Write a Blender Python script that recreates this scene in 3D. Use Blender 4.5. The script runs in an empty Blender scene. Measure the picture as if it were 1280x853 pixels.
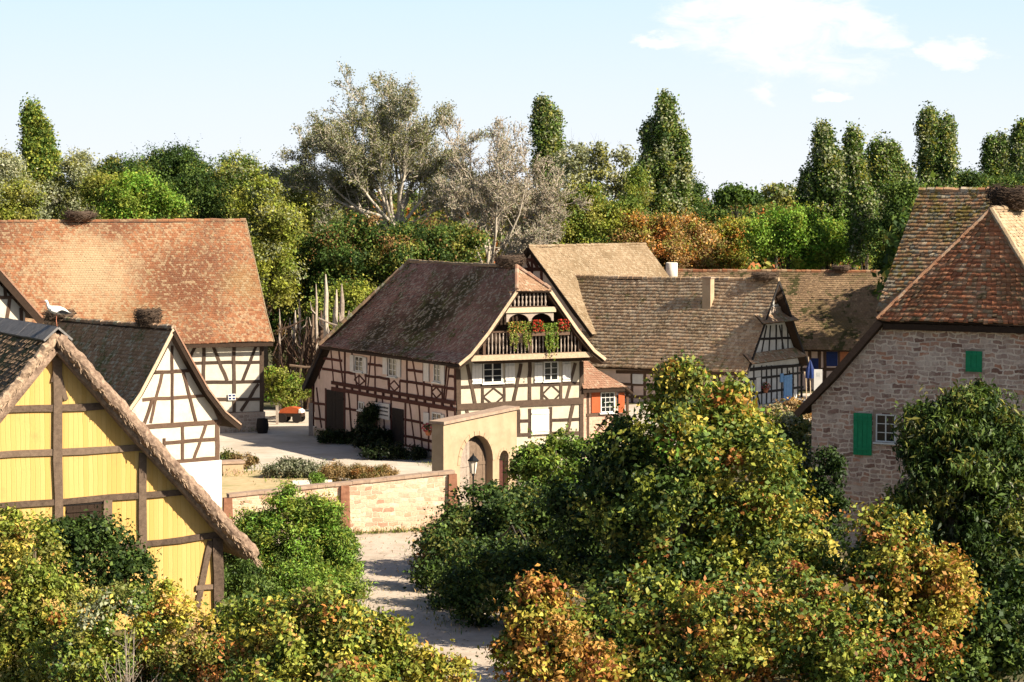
import bpy, math, random
import numpy as np
from mathutils import Vector, Matrix
rng = np.random.default_rng(7); random.seed(7)
SC = bpy.context.scene; COL = SC.collection
R = math.radians

# ------------------------------------------------------------------ camera
F = 1280 * 85 / 36.0
HCAM = 14.3
PITCH = math.atan(176.5 / F)
cd = bpy.data.cameras.new('camera'); cam = bpy.data.objects.new('camera', cd); COL.objects.link(cam)
cam.location = (0, 0, HCAM); cam.rotation_euler = (math.pi / 2 - PITCH, 0, 0)
cd.lens = 85; cd.sensor_width = 36; cd.clip_start = 0.5; cd.clip_end = 9000
SC.camera = cam
cP, sP = math.cos(PITCH), math.sin(PITCH)

def ray(px, py):
    u = (px - 640) / F; v = (426.5 - py) / F
    return np.array([u, cP + v * sP, -sP + v * cP])
def at(px, py, Y):                       # world point seen at a photo pixel, at distance Y
    d = ray(px, py); return np.array([0, 0, HCAM]) + d * (Y / d[1])
def gnd(px, py, z=0.0):
    d = ray(px, py); return np.array([0, 0, HCAM]) + d * ((z - HCAM) / d[2])

# ------------------------------------------------------------------ tagging
def tag(o, label=None, cat=None, group=None, kind=None):
    if label: o['label'] = label
    if cat: o['category'] = cat
    if group: o['group'] = group
    if kind: o['kind'] = kind
    return o
def thing(name, label, cat, loc=(0, 0, 0), rz=0.0, group=None):
    o = bpy.data.objects.new(name, None); COL.objects.link(o)
    o.location = loc; o.rotation_euler = (0, 0, rz); o.empty_display_size = 0.3
    return tag(o, label, cat, group)

# ------------------------------------------------------------------ mesh building
def link_mesh(name, me, mats, parent=None, smooth=False):
    for m in (mats if isinstance(mats, (list, tuple)) else [mats]): me.materials.append(m)
    if smooth: me.polygons.foreach_set('use_smooth', np.ones(len(me.polygons), dtype=bool))
    o = bpy.data.objects.new(name, me); COL.objects.link(o)
    if parent is not None: o.parent = parent
    return o

def np_mesh(name, V, quads, midx=None):
    me = bpy.data.meshes.new(name)
    V = np.asarray(V, dtype=np.float32); quads = np.asarray(quads, dtype=np.int32)
    n = len(quads)
    me.vertices.add(len(V)); me.vertices.foreach_set('co', V.ravel())
    me.loops.add(n * 4); me.loops.foreach_set('vertex_index', quads.ravel())
    me.polygons.add(n)
    me.polygons.foreach_set('loop_start', np.arange(0, n * 4, 4, dtype=np.int32))
    try: me.polygons.foreach_set('loop_total', np.full(n, 4, dtype=np.int32))
    except Exception: pass
    if midx is not None: me.polygons.foreach_set('material_index', np.asarray(midx, dtype=np.int32))
    me.update(calc_edges=True)
    return me

class MB:
    def __init__(s): s.v = []; s.f = []; s.m = []; s.mi = 0
    def add(s, vs, fs):
        b = len(s.v); s.v += [tuple(map(float, p)) for p in vs]
        for f in fs: s.f.append([b + i for i in f]); s.m.append(s.mi)
    def box(s, x0, x1, y0, y1, z0, z1):
        s.add([(x0,y0,z0),(x1,y0,z0),(x1,y1,z0),(x0,y1,z0),(x0,y0,z1),(x1,y0,z1),(x1,y1,z1),(x0,y1,z1)],
              [(0,3,2,1),(4,5,6,7),(0,1,5,4),(1,2,6,5),(2,3,7,6),(3,0,4,7)])
    def bar(s, p, q, w, d, n, sink=None):     # beam p->q, width w across, depth d along n (centre line at the back + d/2)
        p = np.array(p, float); q = np.array(q, float); n = np.array(n, float)
        t = q - p; t /= np.linalg.norm(t) + 1e-9
        b = np.cross(n, t); b /= np.linalg.norm(b) + 1e-9
        nn = np.cross(t, b)
        if np.dot(nn, n) < 0: nn = -nn
        lo = -sink if sink is not None else -d / 2
        hi = d - sink if sink is not None else d / 2
        c = []
        for e in (p, q):
            c += [e + b*w/2 + nn*lo, e - b*w/2 + nn*lo, e - b*w/2 + nn*hi, e + b*w/2 + nn*hi]
        s.add(c, [(0,1,2,3),(7,6,5,4),(0,4,5,1),(1,5,6,2),(2,6,7,3),(3,7,4,0)])
    def prism(s, poly, vec):                  # closed polygon (3D points) pushed along vec
        n = len(poly); a = [np.array(p, float) for p in poly]; b = [p + np.array(vec, float) for p in a]
        s.add(a + b, [tuple(range(n))[::-1], tuple(range(n, 2*n))] + [(i, (i+1) % n, n + (i+1) % n, n + i) for i in range(n)])
    def tube(s, pts, rad, n=6, cap=True):
        pts = [np.array(p, float) for p in pts]; k = len(pts); rings = []
        up = np.array([0.12, 0.31, 0.94])
        for i, p in enumerate(pts):
            t = pts[min(i+1, k-1)] - pts[max(i-1, 0)]; t /= np.linalg.norm(t) + 1e-9
            a = np.cross(t, up); la = np.linalg.norm(a)
            a = np.array([1.0, 0, 0]) if la < 1e-3 else a / la
            b = np.cross(t, a); r = rad[i] if hasattr(rad, '__len__') else rad
            rings.append([p + r * (math.cos(2*math.pi*j/n) * a + math.sin(2*math.pi*j/n) * b) for j in range(n)])
        vs = [v for r in rings for v in r]
        fs = [(i*n + j, i*n + (j+1) % n, (i+1)*n + (j+1) % n, (i+1)*n + j) for i in range(k-1) for j in range(n)]
        if cap: fs += [tuple(range(n))[::-1], tuple((k-1)*n + j for j in range(n))]
        s.add(vs, fs)
    def lathe(s, prof, n=16, c=(0, 0, 0)):    # prof: (r, z) from bottom to top
        vs = [(c[0] + r*math.cos(2*math.pi*j/n), c[1] + r*math.sin(2*math.pi*j/n), c[2] + z) for r, z in prof for j in range(n)]
        k = len(prof)
        fs = [(i*n + j, i*n + (j+1) % n, (i+1)*n + (j+1) % n, (i+1)*n + j) for i in range(k-1) for j in range(n)]
        fs += [tuple(range(n))[::-1], tuple((k-1)*n + j for j in range(n))]
        s.add(vs, fs)
    def build(s, name, mats, parent=None, smooth=False):
        me = bpy.data.meshes.new(name); me.from_pydata(s.v, [], s.f)
        if any(s.m): me.polygons.foreach_set('material_index', np.array(s.m, dtype=np.int32))
        me.update()
        return link_mesh(name, me, mats, parent, smooth)

# ------------------------------------------------------------------ materials
def nt_new(name):
    m = bpy.data.materials.new(name); m.use_nodes = True
    nt = m.node_tree; b = nt.nodes['Principled BSDF']
    b.inputs['Specular IOR Level'].default_value = 0.2
    return m, nt, b
def N(nt, t, **kw):
    n = nt.nodes.new(t)
    for k, v in kw.items(): setattr(n, k, v)
    return n
def ramp(nt, stops, src):
    r = N(nt, 'ShaderNodeValToRGB'); e = r.color_ramp.elements
    while len(e) < len(stops): e.new(0.5)
    for i, (p, c) in enumerate(stops):
        e[i].position = p; e[i].color = (c[0], c[1], c[2], 1) if hasattr(c, '__len__') else (c, c, c, 1)
    nt.links.new(src, r.inputs['Fac']); return r.outputs['Color']
def noise(nt, vec, scale, detail=4, rough=0.55, dist=0.0):
    n = N(nt, 'ShaderNodeTexNoise'); n.inputs['Scale'].default_value = scale; n.inputs['Detail'].default_value = detail
    n.inputs['Roughness'].default_value = rough; n.inputs['Distortion'].default_value = dist
    if vec is not None: nt.links.new(vec, n.inputs['Vector'])
    return n.outputs['Fac']
def mix(nt, fac, a, b, mode='MIX'):
    m = N(nt, 'ShaderNodeMix', data_type='RGBA', blend_type=mode)
    for s, v in ((m.inputs[0], fac), (m.inputs[6], a), (m.inputs[7], b)):
        if hasattr(v, 'default_value') or hasattr(v, 'is_linked'): nt.links.new(v, s)
        elif hasattr(v, '__len__'): s.default_value = (v[0], v[1], v[2], 1)
        else: s.default_value = v
    return m.outputs[2]
def mathn(nt, op, a, b=None, c=None, clamp=False):
    m = N(nt, 'ShaderNodeMath', operation=op, use_clamp=clamp)
    for i, v in enumerate((a, b, c)):
        if v is None: continue
        if isinstance(v, (int, float)): m.inputs[i].default_value = v
        else: nt.links.new(v, m.inputs[i])
    return m.outputs[0]
def bump(nt, b, h, strength=0.4, dist=0.03):
    n = N(nt, 'ShaderNodeBump'); n.inputs['Strength'].default_value = strength; n.inputs['Distance'].default_value = dist
    nt.links.new(h, n.inputs['Height']); nt.links.new(n.outputs[0], b.inputs['Normal'])
def objco(nt, sc=(1, 1, 1)):
    t = N(nt, 'ShaderNodeTexCoord'); m = N(nt, 'ShaderNodeMapping'); m.inputs['Scale'].default_value = sc
    nt.links.new(t.outputs['Object'], m.inputs['Vector']); return m.outputs[0]

def m_noise(name, c1, c2, scale=3, rough=0.85, bs=0.3, bscale=30, sc=(1, 1, 1), c3=None, s3=0.4, t3=(0.5, 0.7)):
    m, nt, b = nt_new(name); v = objco(nt, sc)
    col = ramp(nt, [(0.32, c1), (0.7, c2)], noise(nt, v, scale, 6, 0.65))
    if c3 is not None:
        col = mix(nt, ramp(nt, [(t3[0], 0.0), (t3[1], 1.0)], noise(nt, v, s3, 6, 0.7)), col, c3)
    nt.links.new(col, b.inputs['Base Color']); b.inputs['Roughness'].default_value = rough
    if bs: bump(nt, b, noise(nt, v, bscale, 5, 0.7), bs)
    return m
def m_plain(name, c, rough=0.6, metal=0.0):
    m, nt, b = nt_new(name); b.inputs['Base Color'].default_value = (*c, 1); b.inputs['Roughness'].default_value = rough
    b.inputs['Metallic'].default_value = metal; return m
def m_wood(name, c1, c2, rough=0.85):
    m, nt, b = nt_new(name); v = objco(nt)
    geo = N(nt, 'ShaderNodeObjectInfo')
    f1 = noise(nt, v, 6, 6, 0.75, 0.6); f2 = noise(nt, v, 38, 4, 0.7)
    f = mathn(nt, 'ADD', mathn(nt, 'MULTIPLY', f1, 0.6), mathn(nt, 'MULTIPLY', f2, 0.4))
    f = mathn(nt, 'ADD', f, mathn(nt, 'MULTIPLY', mathn(nt, 'SUBTRACT', geo.outputs['Random'], 0.5), 0.22))
    nt.links.new(ramp(nt, [(0.3, c1), (0.68, c2)], f), b.inputs['Base Color']); b.inputs['Roughness'].default_value = rough
    bump(nt, b, f2, 0.5, 0.02); return m
def m_tiles(name, pal, patch=None, patch_s=0.35, patch_t=(0.5, 0.62), moss=None, moss_s=0.7, moss_t=(0.52, 0.62), streak=None, patches=(), pat_tile=0.7):
    """roof tiles: each tile its own tone, large weathered patches, moss and lichen"""
    m, nt, b = nt_new(name); v = objco(nt); g = N(nt, 'ShaderNodeNewGeometry'); rnd = g.outputs['Random Per Island']
    n = len(pal); col = ramp(nt, [(i / max(1, n - 1), c) for i, c in enumerate(pal)], rnd)
    def tilewise(f, lo, hi, w=0.16):          # noise threshold made ragged tile by tile
        a = mathn(nt, 'ADD', f, mathn(nt, 'MULTIPLY', mathn(nt, 'SUBTRACT', rnd, 0.5), w))
        return ramp(nt, [(lo, 0.0), (hi, 1.0)], a)
    if patch is not None: col = mix(nt, mathn(nt, 'MULTIPLY', tilewise(noise(nt, v, patch_s, 3, 0.5), *patch_t), pat_tile), col, patch)
    for (cx, cy, cz, rad, c, amt) in patches:      # tinted area with a place of its own
        d = N(nt, 'ShaderNodeVectorMath', operation='DISTANCE'); nt.links.new(v, d.inputs[0]); d.inputs[1].default_value = (cx, cy, cz)
        f = mathn(nt, 'SUBTRACT', 1.0, mathn(nt, 'DIVIDE', d.outputs['Value'], rad))
        f = mathn(nt, 'ADD', f, mathn(nt, 'MULTIPLY', mathn(nt, 'SUBTRACT', noise(nt, v, 1.1, 5, 0.6), 0.5), 0.9))
        col = mix(nt, mathn(nt, 'MULTIPLY', tilewise(f, 0.2, 0.75), amt), col, c)
    vm = objco(nt, (1, 1, .45))
    if moss is not None: col = mix(nt, tilewise(noise(nt, vm, moss_s, 8, 0.68, 0.4), *moss_t), col, moss)
    if streak is not None: col = mix(nt, mathn(nt, 'MULTIPLY', tilewise(noise(nt, v, 5.5, 5, 0.65), 0.57, 0.68, 0.42), 0.7), col, streak)
    fine = noise(nt, v, 26, 5, 0.7)
    col = mix(nt, 1.0, col, ramp(nt, [(0.3, 0.62), (0.72, 1.25)], fine), 'MULTIPLY')
    nt.links.new(col, b.inputs['Base Color']); b.inputs['Roughness'].default_value = 0.9
    bump(nt, b, fine, 0.6, 0.03); return m
def m_masonry(name, cols, mortar, bw=0.42, rh=0.2, dist=0.06, msz=0.022, bs=0.8, sm=0.25, smear=0.8):
    """rubble masonry laid on a wall that lies along local x"""
    m, nt, b = nt_new(name); t = N(nt, 'ShaderNodeTexCoord'); s = N(nt, 'ShaderNodeSeparateXYZ'); nt.links.new(t.outputs['Object'], s.inputs[0])
    c = N(nt, 'ShaderNodeCombineXYZ'); nt.links.new(mathn(nt, 'ADD', s.outputs[0], s.outputs[1]), c.inputs[0]); nt.links.new(s.outputs[2], c.inputs[1])
    nz = N(nt, 'ShaderNodeTexNoise'); nz.inputs['Scale'].default_value = 2.2; nz.inputs['Detail'].default_value = 3; nt.links.new(t.outputs['Object'], nz.inputs['Vector'])
    sub = N(nt, 'ShaderNodeVectorMath', operation='SUBTRACT'); nt.links.new(nz.outputs['Color'], sub.inputs[0]); sub.inputs[1].default_value = (0.5, 0.5, 0.5)
    sc = N(nt, 'ShaderNodeVectorMath', operation='SCALE'); nt.links.new(sub.outputs[0], sc.inputs[0]); sc.inputs['Scale'].default_value = dist * 4
    ad = N(nt, 'ShaderNodeVectorMath', operation='ADD'); nt.links.new(c.outputs[0], ad.inputs[0]); nt.links.new(sc.outputs[0], ad.inputs[1])
    br = N(nt, 'ShaderNodeTexBrick'); nt.links.new(ad.outputs[0], br.inputs['Vector'])
    br.inputs['Scale'].default_value = 1.0; br.inputs['Mortar Size'].default_value = msz; br.inputs['Mortar Smooth'].default_value = sm
    br.inputs['Brick Width'].default_value = bw; br.inputs['Row Height'].default_value = rh; br.offset = 0.43; br.squash = 0.7; br.squash_frequency = 3
    br.inputs['Color1'].default_value = (0, 0, 0, 1); br.inputs['Color2'].default_value = (1, 1, 1, 1); br.inputs['Mortar'].default_value = (0.5, 0.5, 0.5, 1)
    n = len(cols); stone = ramp(nt, [(i / max(1, n - 1), cc) for i, cc in enumerate(cols)], br.outputs['Color'])
    stone = mix(nt, 1.0, stone, ramp(nt, [(0.3, 0.7), (0.7, 1.2)], noise(nt, t.outputs['Object'], 9, 6, 0.7)), 'MULTIPLY')
    mf = mathn(nt, 'MULTIPLY', br.outputs['Fac'], ramp(nt, [(0.3, 0.35), (0.55, 1.0)], noise(nt, t.outputs['Object'], 1.7, 4)))
    smear = mathn(nt, 'MULTIPLY', ramp(nt, [(0.5, 0.0), (0.66, smear)], noise(nt, t.outputs['Object'], 1.1, 6, 0.75)), 1.0)
    mf = mathn(nt, 'MAXIMUM', mf, smear)
    nt.links.new(mix(nt, mf, stone, mortar), b.inputs['Base Color']); b.inputs['Roughness'].default_value = 0.92
    h = mathn(nt, 'SUBTRACT', mathn(nt, 'MULTIPLY', noise(nt, t.outputs['Object'], 20, 5, 0.7), 0.5), br.outputs['Fac'])
    bump(nt, b, h, bs, 0.04); return m
def m_leaf(name, trans=0.3, rough=0.55):
    m = bpy.data.materials.new(name); m.use_nodes = True; nt = m.node_tree; nt.nodes.clear()
    o = N(nt, 'ShaderNodeOutputMaterial'); a = N(nt, 'ShaderNodeVertexColor', layer_name='leaf_colour')
    p = N(nt, 'ShaderNodeBsdfPrincipled'); p.inputs['Roughness'].default_value = rough; p.inputs['Specular IOR Level'].default_value = 0.25
    t = N(nt, 'ShaderNodeBsdfTranslucent'); mx = N(nt, 'ShaderNodeMixShader'); mx.inputs[0].default_value = trans
    nt.links.new(a.outputs[0], p.inputs['Base Color'])
    nt.links.new(mix(nt, 1.0, a.outputs[0], (1.15, 1.1, 0.55), 'MULTIPLY'), t.inputs['Color'])
    nt.links.new(p.outputs[0], mx.inputs[1]); nt.links.new(t.outputs[0], mx.inputs[2]); nt.links.new(mx.outputs[0], o.inputs[0])
    return m

M = {}
M['plaster_white'] = m_noise('white_plaster', (.52,.46,.375), (.61,.555,.465), 2.2, .9, .5, 9, c3=(.42,.34,.25), s3=.9, t3=(.55,.8))
M['plaster_cream'] = m_noise('cream_plaster', (.45,.39,.30), (.54,.48,.385), 2.0, .9, .5, 9, c3=(.38,.30,.21), s3=.9, t3=(.52,.8))
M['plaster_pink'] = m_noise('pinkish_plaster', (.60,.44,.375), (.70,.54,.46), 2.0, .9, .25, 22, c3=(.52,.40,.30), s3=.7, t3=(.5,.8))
M['plaster_grey'] = m_noise('grey_white_plaster', (.44,.44,.44), (.6,.6,.59), 2.0, .9, .25, 22, c3=(.40,.36,.31), s3=.8, t3=(.5,.8))
M['limewash'] = m_noise('limewashed_plinth', (.62,.58,.52), (.72,.68,.62), 1.6, .9, .25, 18)
M['beam_red'] = m_wood('red_brown_timber', (.035,.012,.010), (.11,.04,.032))
M['beam_grey'] = m_wood('weathered_timber', (.05,.033,.025), (.20,.14,.10))
M['beam_brown'] = m_wood('brown_timber', (.045,.026,.018), (.13,.08,.055))
M['beam_black'] = m_wood('black_timber', (.012,.011,.012), (.045,.04,.04))
M['dark_wood'] = m_wood('dark_boarding', (.015,.009,.006), (.05,.03,.02))
M['pale_wood'] = m_wood('sunbleached_wood', (.30,.21,.14), (.62,.48,.34))
M['beam_gable'] = m_wood('gable_timber', (.032,.021,.016), (.105,.07,.05))
M['baluster'] = m_wood('baluster_wood', (.20,.15,.12), (.48,.40,.34))
M['door_dark'] = m_wood('dark_door_wood', (.010,.008,.008), (.028,.022,.02))
M['white_paint'] = m_noise('white_shutter_paint', (.58,.56,.54), (.68,.66,.63), 5, .6, .1, 30)
M['frame_white'] = m_plain('white_window_frame', (.66,.65,.62), .5)
M['pane'] = m_plain('dark_window_pane', (.012,.014,.017), .08); M['pane'].node_tree.nodes['Principled BSDF'].inputs['Specular IOR Level'].default_value = .5
M['green_paint'] = m_noise('green_shutter_paint', (.008,.20,.085), (.016,.28,.12), 6, .5, .15, 30)
M['orange_paint'] = m_noise('orange_red_paint', (.36,.075,.025), (.42,.10,.035), 6, .6, .1, 30)
M['blue_paint'] = m_noise('light_blue_paint', (.12,.28,.55), (.2,.4,.68), 6, .6, .1, 30)
M['blue_dark'] = m_noise('deep_blue_paint', (.010,.022,.09), (.015,.035,.15), 6, .6, .1, 30)
M['iron'] = m_plain('black_iron', (.015,.016,.018), .45, .4)
M['red_sandstone'] = m_noise('red_sandstone', (.17,.075,.045), (.30,.145,.09), 5, .9, .4, 25)
M['sandstone'] = m_noise('pale_sandstone', (.38,.275,.175), (.46,.345,.23), 1.5, .9, .3, 25, c3=(.36,.22,.145), s3=.8, t3=(.52,.75))
M['sand_cap'] = m_noise('sandstone_coping', (.28,.195,.145), (.42,.31,.235), 3.5, .9, .4, 25)
M['base_stone'] = m_masonry('rubble_base', [(.3,.22,.17),(.42,.32,.25),(.5,.38,.3)], (.5,.42,.34), .4, .22)
M['stone_house'] = m_masonry('pink_rubble_masonry', [(.23,.12,.09),(.46,.29,.225),(.58,.41,.33),(.32,.185,.145),(.66,.49,.40),(.52,.235,.14),(.48,.33,.26)], (.80,.65,.53), .47, .195, .09, .032, smear=.7)
M['garden_wall'] = m_masonry('sandstone_garden_wall', [(.50,.32,.21),(.68,.49,.34),(.60,.37,.26),(.72,.57,.42),(.40,.235,.16),(.64,.41,.30)], (.66,.53,.40), .5, .2, .08, .02, 1.0, smear=.3)
M['brick_pink'] = m_masonry('pinkish_brickwork', [(.5,.27,.19),(.6,.36,.26),(.55,.33,.25)], (.6,.45,.35), .26, .085, .01, .01, .5)
M['thatch'] = m_noise('weathered_thatch', (.15,.095,.07), (.42,.30,.22), 7, .95, .9, 26, c3=(.12,.08,.06), s3=2.2, t3=(.5,.72))
M['thatch_straw'] = m_noise('straw_ends', (.20,.13,.09), (.52,.38,.27), 9, .95, .4, 30)
M['thatch_moss'] = m_noise('dark_mossy_thatch', (.08,.065,.05), (.22,.17,.125), 4, .95, .9, 20, c3=(.10,.11,.045), s3=1.2, t3=(.45,.65))
M['twig'] = m_wood('nest_twigs', (.035,.022,.016), (.13,.09,.065))
M['slate_cap'] = m_noise('grey_ridge_boards', (.14,.13,.13), (.25,.235,.23), 6, .8, .4, 20)
M['white_chimney'] = m_noise('white_render_chimney', (.62,.57,.5), (.75,.7,.64), 3, .9, .3, 18)
M['terracotta'] = m_noise('terracotta', (.38,.14,.07), (.5,.2,.1), 8, .8, .2, 30)
M['bark'] = m_wood('bark', (.05,.04,.03), (.14,.11,.08))
M['pale_bark'] = m_wood('pale_silver_bark', (.27,.225,.175), (.56,.49,.41))
M['grey_pole'] = m_wood('weathered_grey_pole', (.16,.12,.095), (.50,.42,.35))
M['leaf'] = m_leaf('leaves', .2); M['leaf_dull'] = m_leaf('far_leaves', .34, .7); M['petal'] = m_leaf('petals', .25, .6)

# yellow boarding: narrow upright boards
m, nt, b = nt_new('yellow_boarding'); t = N(nt, 'ShaderNodeTexCoord'); s = N(nt, 'ShaderNodeSeparateXYZ'); nt.links.new(t.outputs['Object'], s.inputs[0])
xx = mathn(nt, 'ADD', mathn(nt, 'MULTIPLY', s.outputs[0], 6.2), mathn(nt, 'MULTIPLY', noise(nt, t.outputs['Object'], .8, 3), .8))
fr_ = mathn(nt, 'FRACT', xx); cell = mathn(nt, 'FLOOR', xx)
wn = N(nt, 'ShaderNodeTexWhiteNoise', noise_dimensions='1D'); nt.links.new(cell, wn.inputs['W'])
v2 = objco(nt, (9, 1, .8)); st = noise(nt, v2, 1.5, 6, .7)
col = ramp(nt, [(.25, (.53,.325,.10)), (.75, (.60,.39,.145))], mathn(nt, 'ADD', mathn(nt, 'MULTIPLY', wn.outputs['Value'], .5), mathn(nt, 'MULTIPLY', st, .5)))
col = mix(nt, ramp(nt, [(.0, .55), (.09, 0.0)], fr_), col, (.41,.27,.085))
col = mix(nt, ramp(nt, [(.56, 0.0), (.72, .6)], noise(nt, t.outputs['Object'], 1.3, 6, .7)), col, (.38,.26,.10))
nt.links.new(col, b.inputs['Base Color']); b.inputs['Roughness'].default_value = .9
bump(nt, b, ramp(nt, [(0, 0.0), (.12, 1.0), (.9, 1.0), (1, 0.2)], fr_), .5, .02); M['yellow'] = m

M['t_orange'] = m_tiles('orange_roof_tiles', [(.23,.09,.045),(.33,.15,.076),(.27,.118,.06),(.35,.19,.105),(.38,.25,.155),(.165,.065,.036),(.32,.14,.07)],
    patch=(.135,.055,.033), patch_s=.22, patch_t=(.45,.58), streak=(.37,.27,.165), pat_tile=.75, moss=(.19,.14,.06), moss_s=.9, moss_t=(.66,.76),
    patches=[(-10.2,3.0,10.0,5.0,(.46,.34,.21),.8), (-4.6,2.5,9.0,4.6,(.13,.05,.028),.75), (-8,0,7.0,4,(.24,.15,.07),.4), (-.6,2.5,9.0,2.4,(.26,.165,.075),.6)])
M['t_main'] = m_tiles('dark_plum_tiles', [(.22,.12,.10),(.34,.20,.165),(.26,.14,.12),(.42,.27,.22),(.19,.105,.09)],
    patch=(.15,.09,.065), patch_s=.28, patch_t=(.5,.6), moss=(.10,.10,.035), moss_s=.55, moss_t=(.54,.61), streak=(.46,.40,.33),
    patches=[(1.3,6.2,8.0,5.0,(.035,.034,.014),1.0), (.4,11,6.6,3.6,(.05,.045,.022),.9), (2.6,4.2,9.6,2.8,(.05,.055,.022),.9)])
M['t_dark'] = m_tiles('dark_mossy_tiles', [(.26,.165,.105),(.38,.25,.165),(.30,.19,.125),(.46,.34,.24)], moss=(.12,.125,.05), moss_s=.8, moss_t=(.5,.62), streak=(.46,.42,.34))
M['t_hip'] = m_tiles('sunlit_hip_tiles', [(.26,.155,.095),(.33,.2,.125),(.29,.175,.11),(.38,.25,.17)], streak=(.42,.33,.24))
M['t_tan'] = m_tiles('tan_tiles', [(.22,.155,.095),(.29,.21,.135),(.25,.175,.11),(.34,.255,.17),(.19,.13,.08)], patch=(.18,.125,.072), patch_s=.4, streak=(.38,.30,.21))
M['t_brown'] = m_tiles('brown_tiles', [(.36,.235,.145),(.50,.345,.22),(.41,.265,.165),(.62,.47,.33),(.28,.175,.105),(.55,.39,.255)],
    patch=(.25,.175,.10), patch_s=.3, patch_t=(.48,.64), moss=(.17,.14,.05), moss_s=.55, moss_t=(.58,.68), streak=(.60,.48,.34))
M['t_far'] = m_tiles('olive_brown_tiles', [(.2,.13,.08),(.3,.2,.12),(.25,.16,.095),(.38,.26,.155)], patch=(.13,.10,.045), patch_s=.35, moss=(.07,.065,.025), moss_s=.6, moss_t=(.52,.62))
M['t_stone'] = m_tiles('red_brown_tiles', [(.40,.14,.07),(.55,.22,.11),(.30,.11,.06),(.60,.33,.19),(.46,.16,.08),(.64,.45,.31),(.36,.15,.08)],
    patch=(.30,.14,.07), patch_s=.5, streak=(.24,.17,.09), moss=(.15,.12,.05), moss_s=1.1, moss_t=(.62,.7))
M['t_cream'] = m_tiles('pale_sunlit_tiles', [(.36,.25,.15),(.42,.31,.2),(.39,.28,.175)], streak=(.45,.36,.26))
M['t_moss'] = m_tiles('mossy_tiles', [(.40,.20,.10),(.56,.36,.21),(.46,.22,.11),(.68,.54,.38),(.50,.25,.13)], patch=(.24,.155,.05), patch_s=.4, patch_t=(.45,.6), moss=(.25,.18,.045), moss_s=.7, moss_t=(.50,.6), streak=(.42,.38,.30))
M['t_ridge'] = m_tiles('ridge_cap_tiles', [(.30,.15,.09),(.40,.23,.14),(.34,.2,.13)], streak=(.45,.35,.26))
M['t_pink'] = m_tiles('pink_beaver_tiles', [(.29,.15,.10),(.35,.2,.135),(.31,.17,.115),(.40,.26,.19)], streak=(.40,.29,.21))
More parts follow.
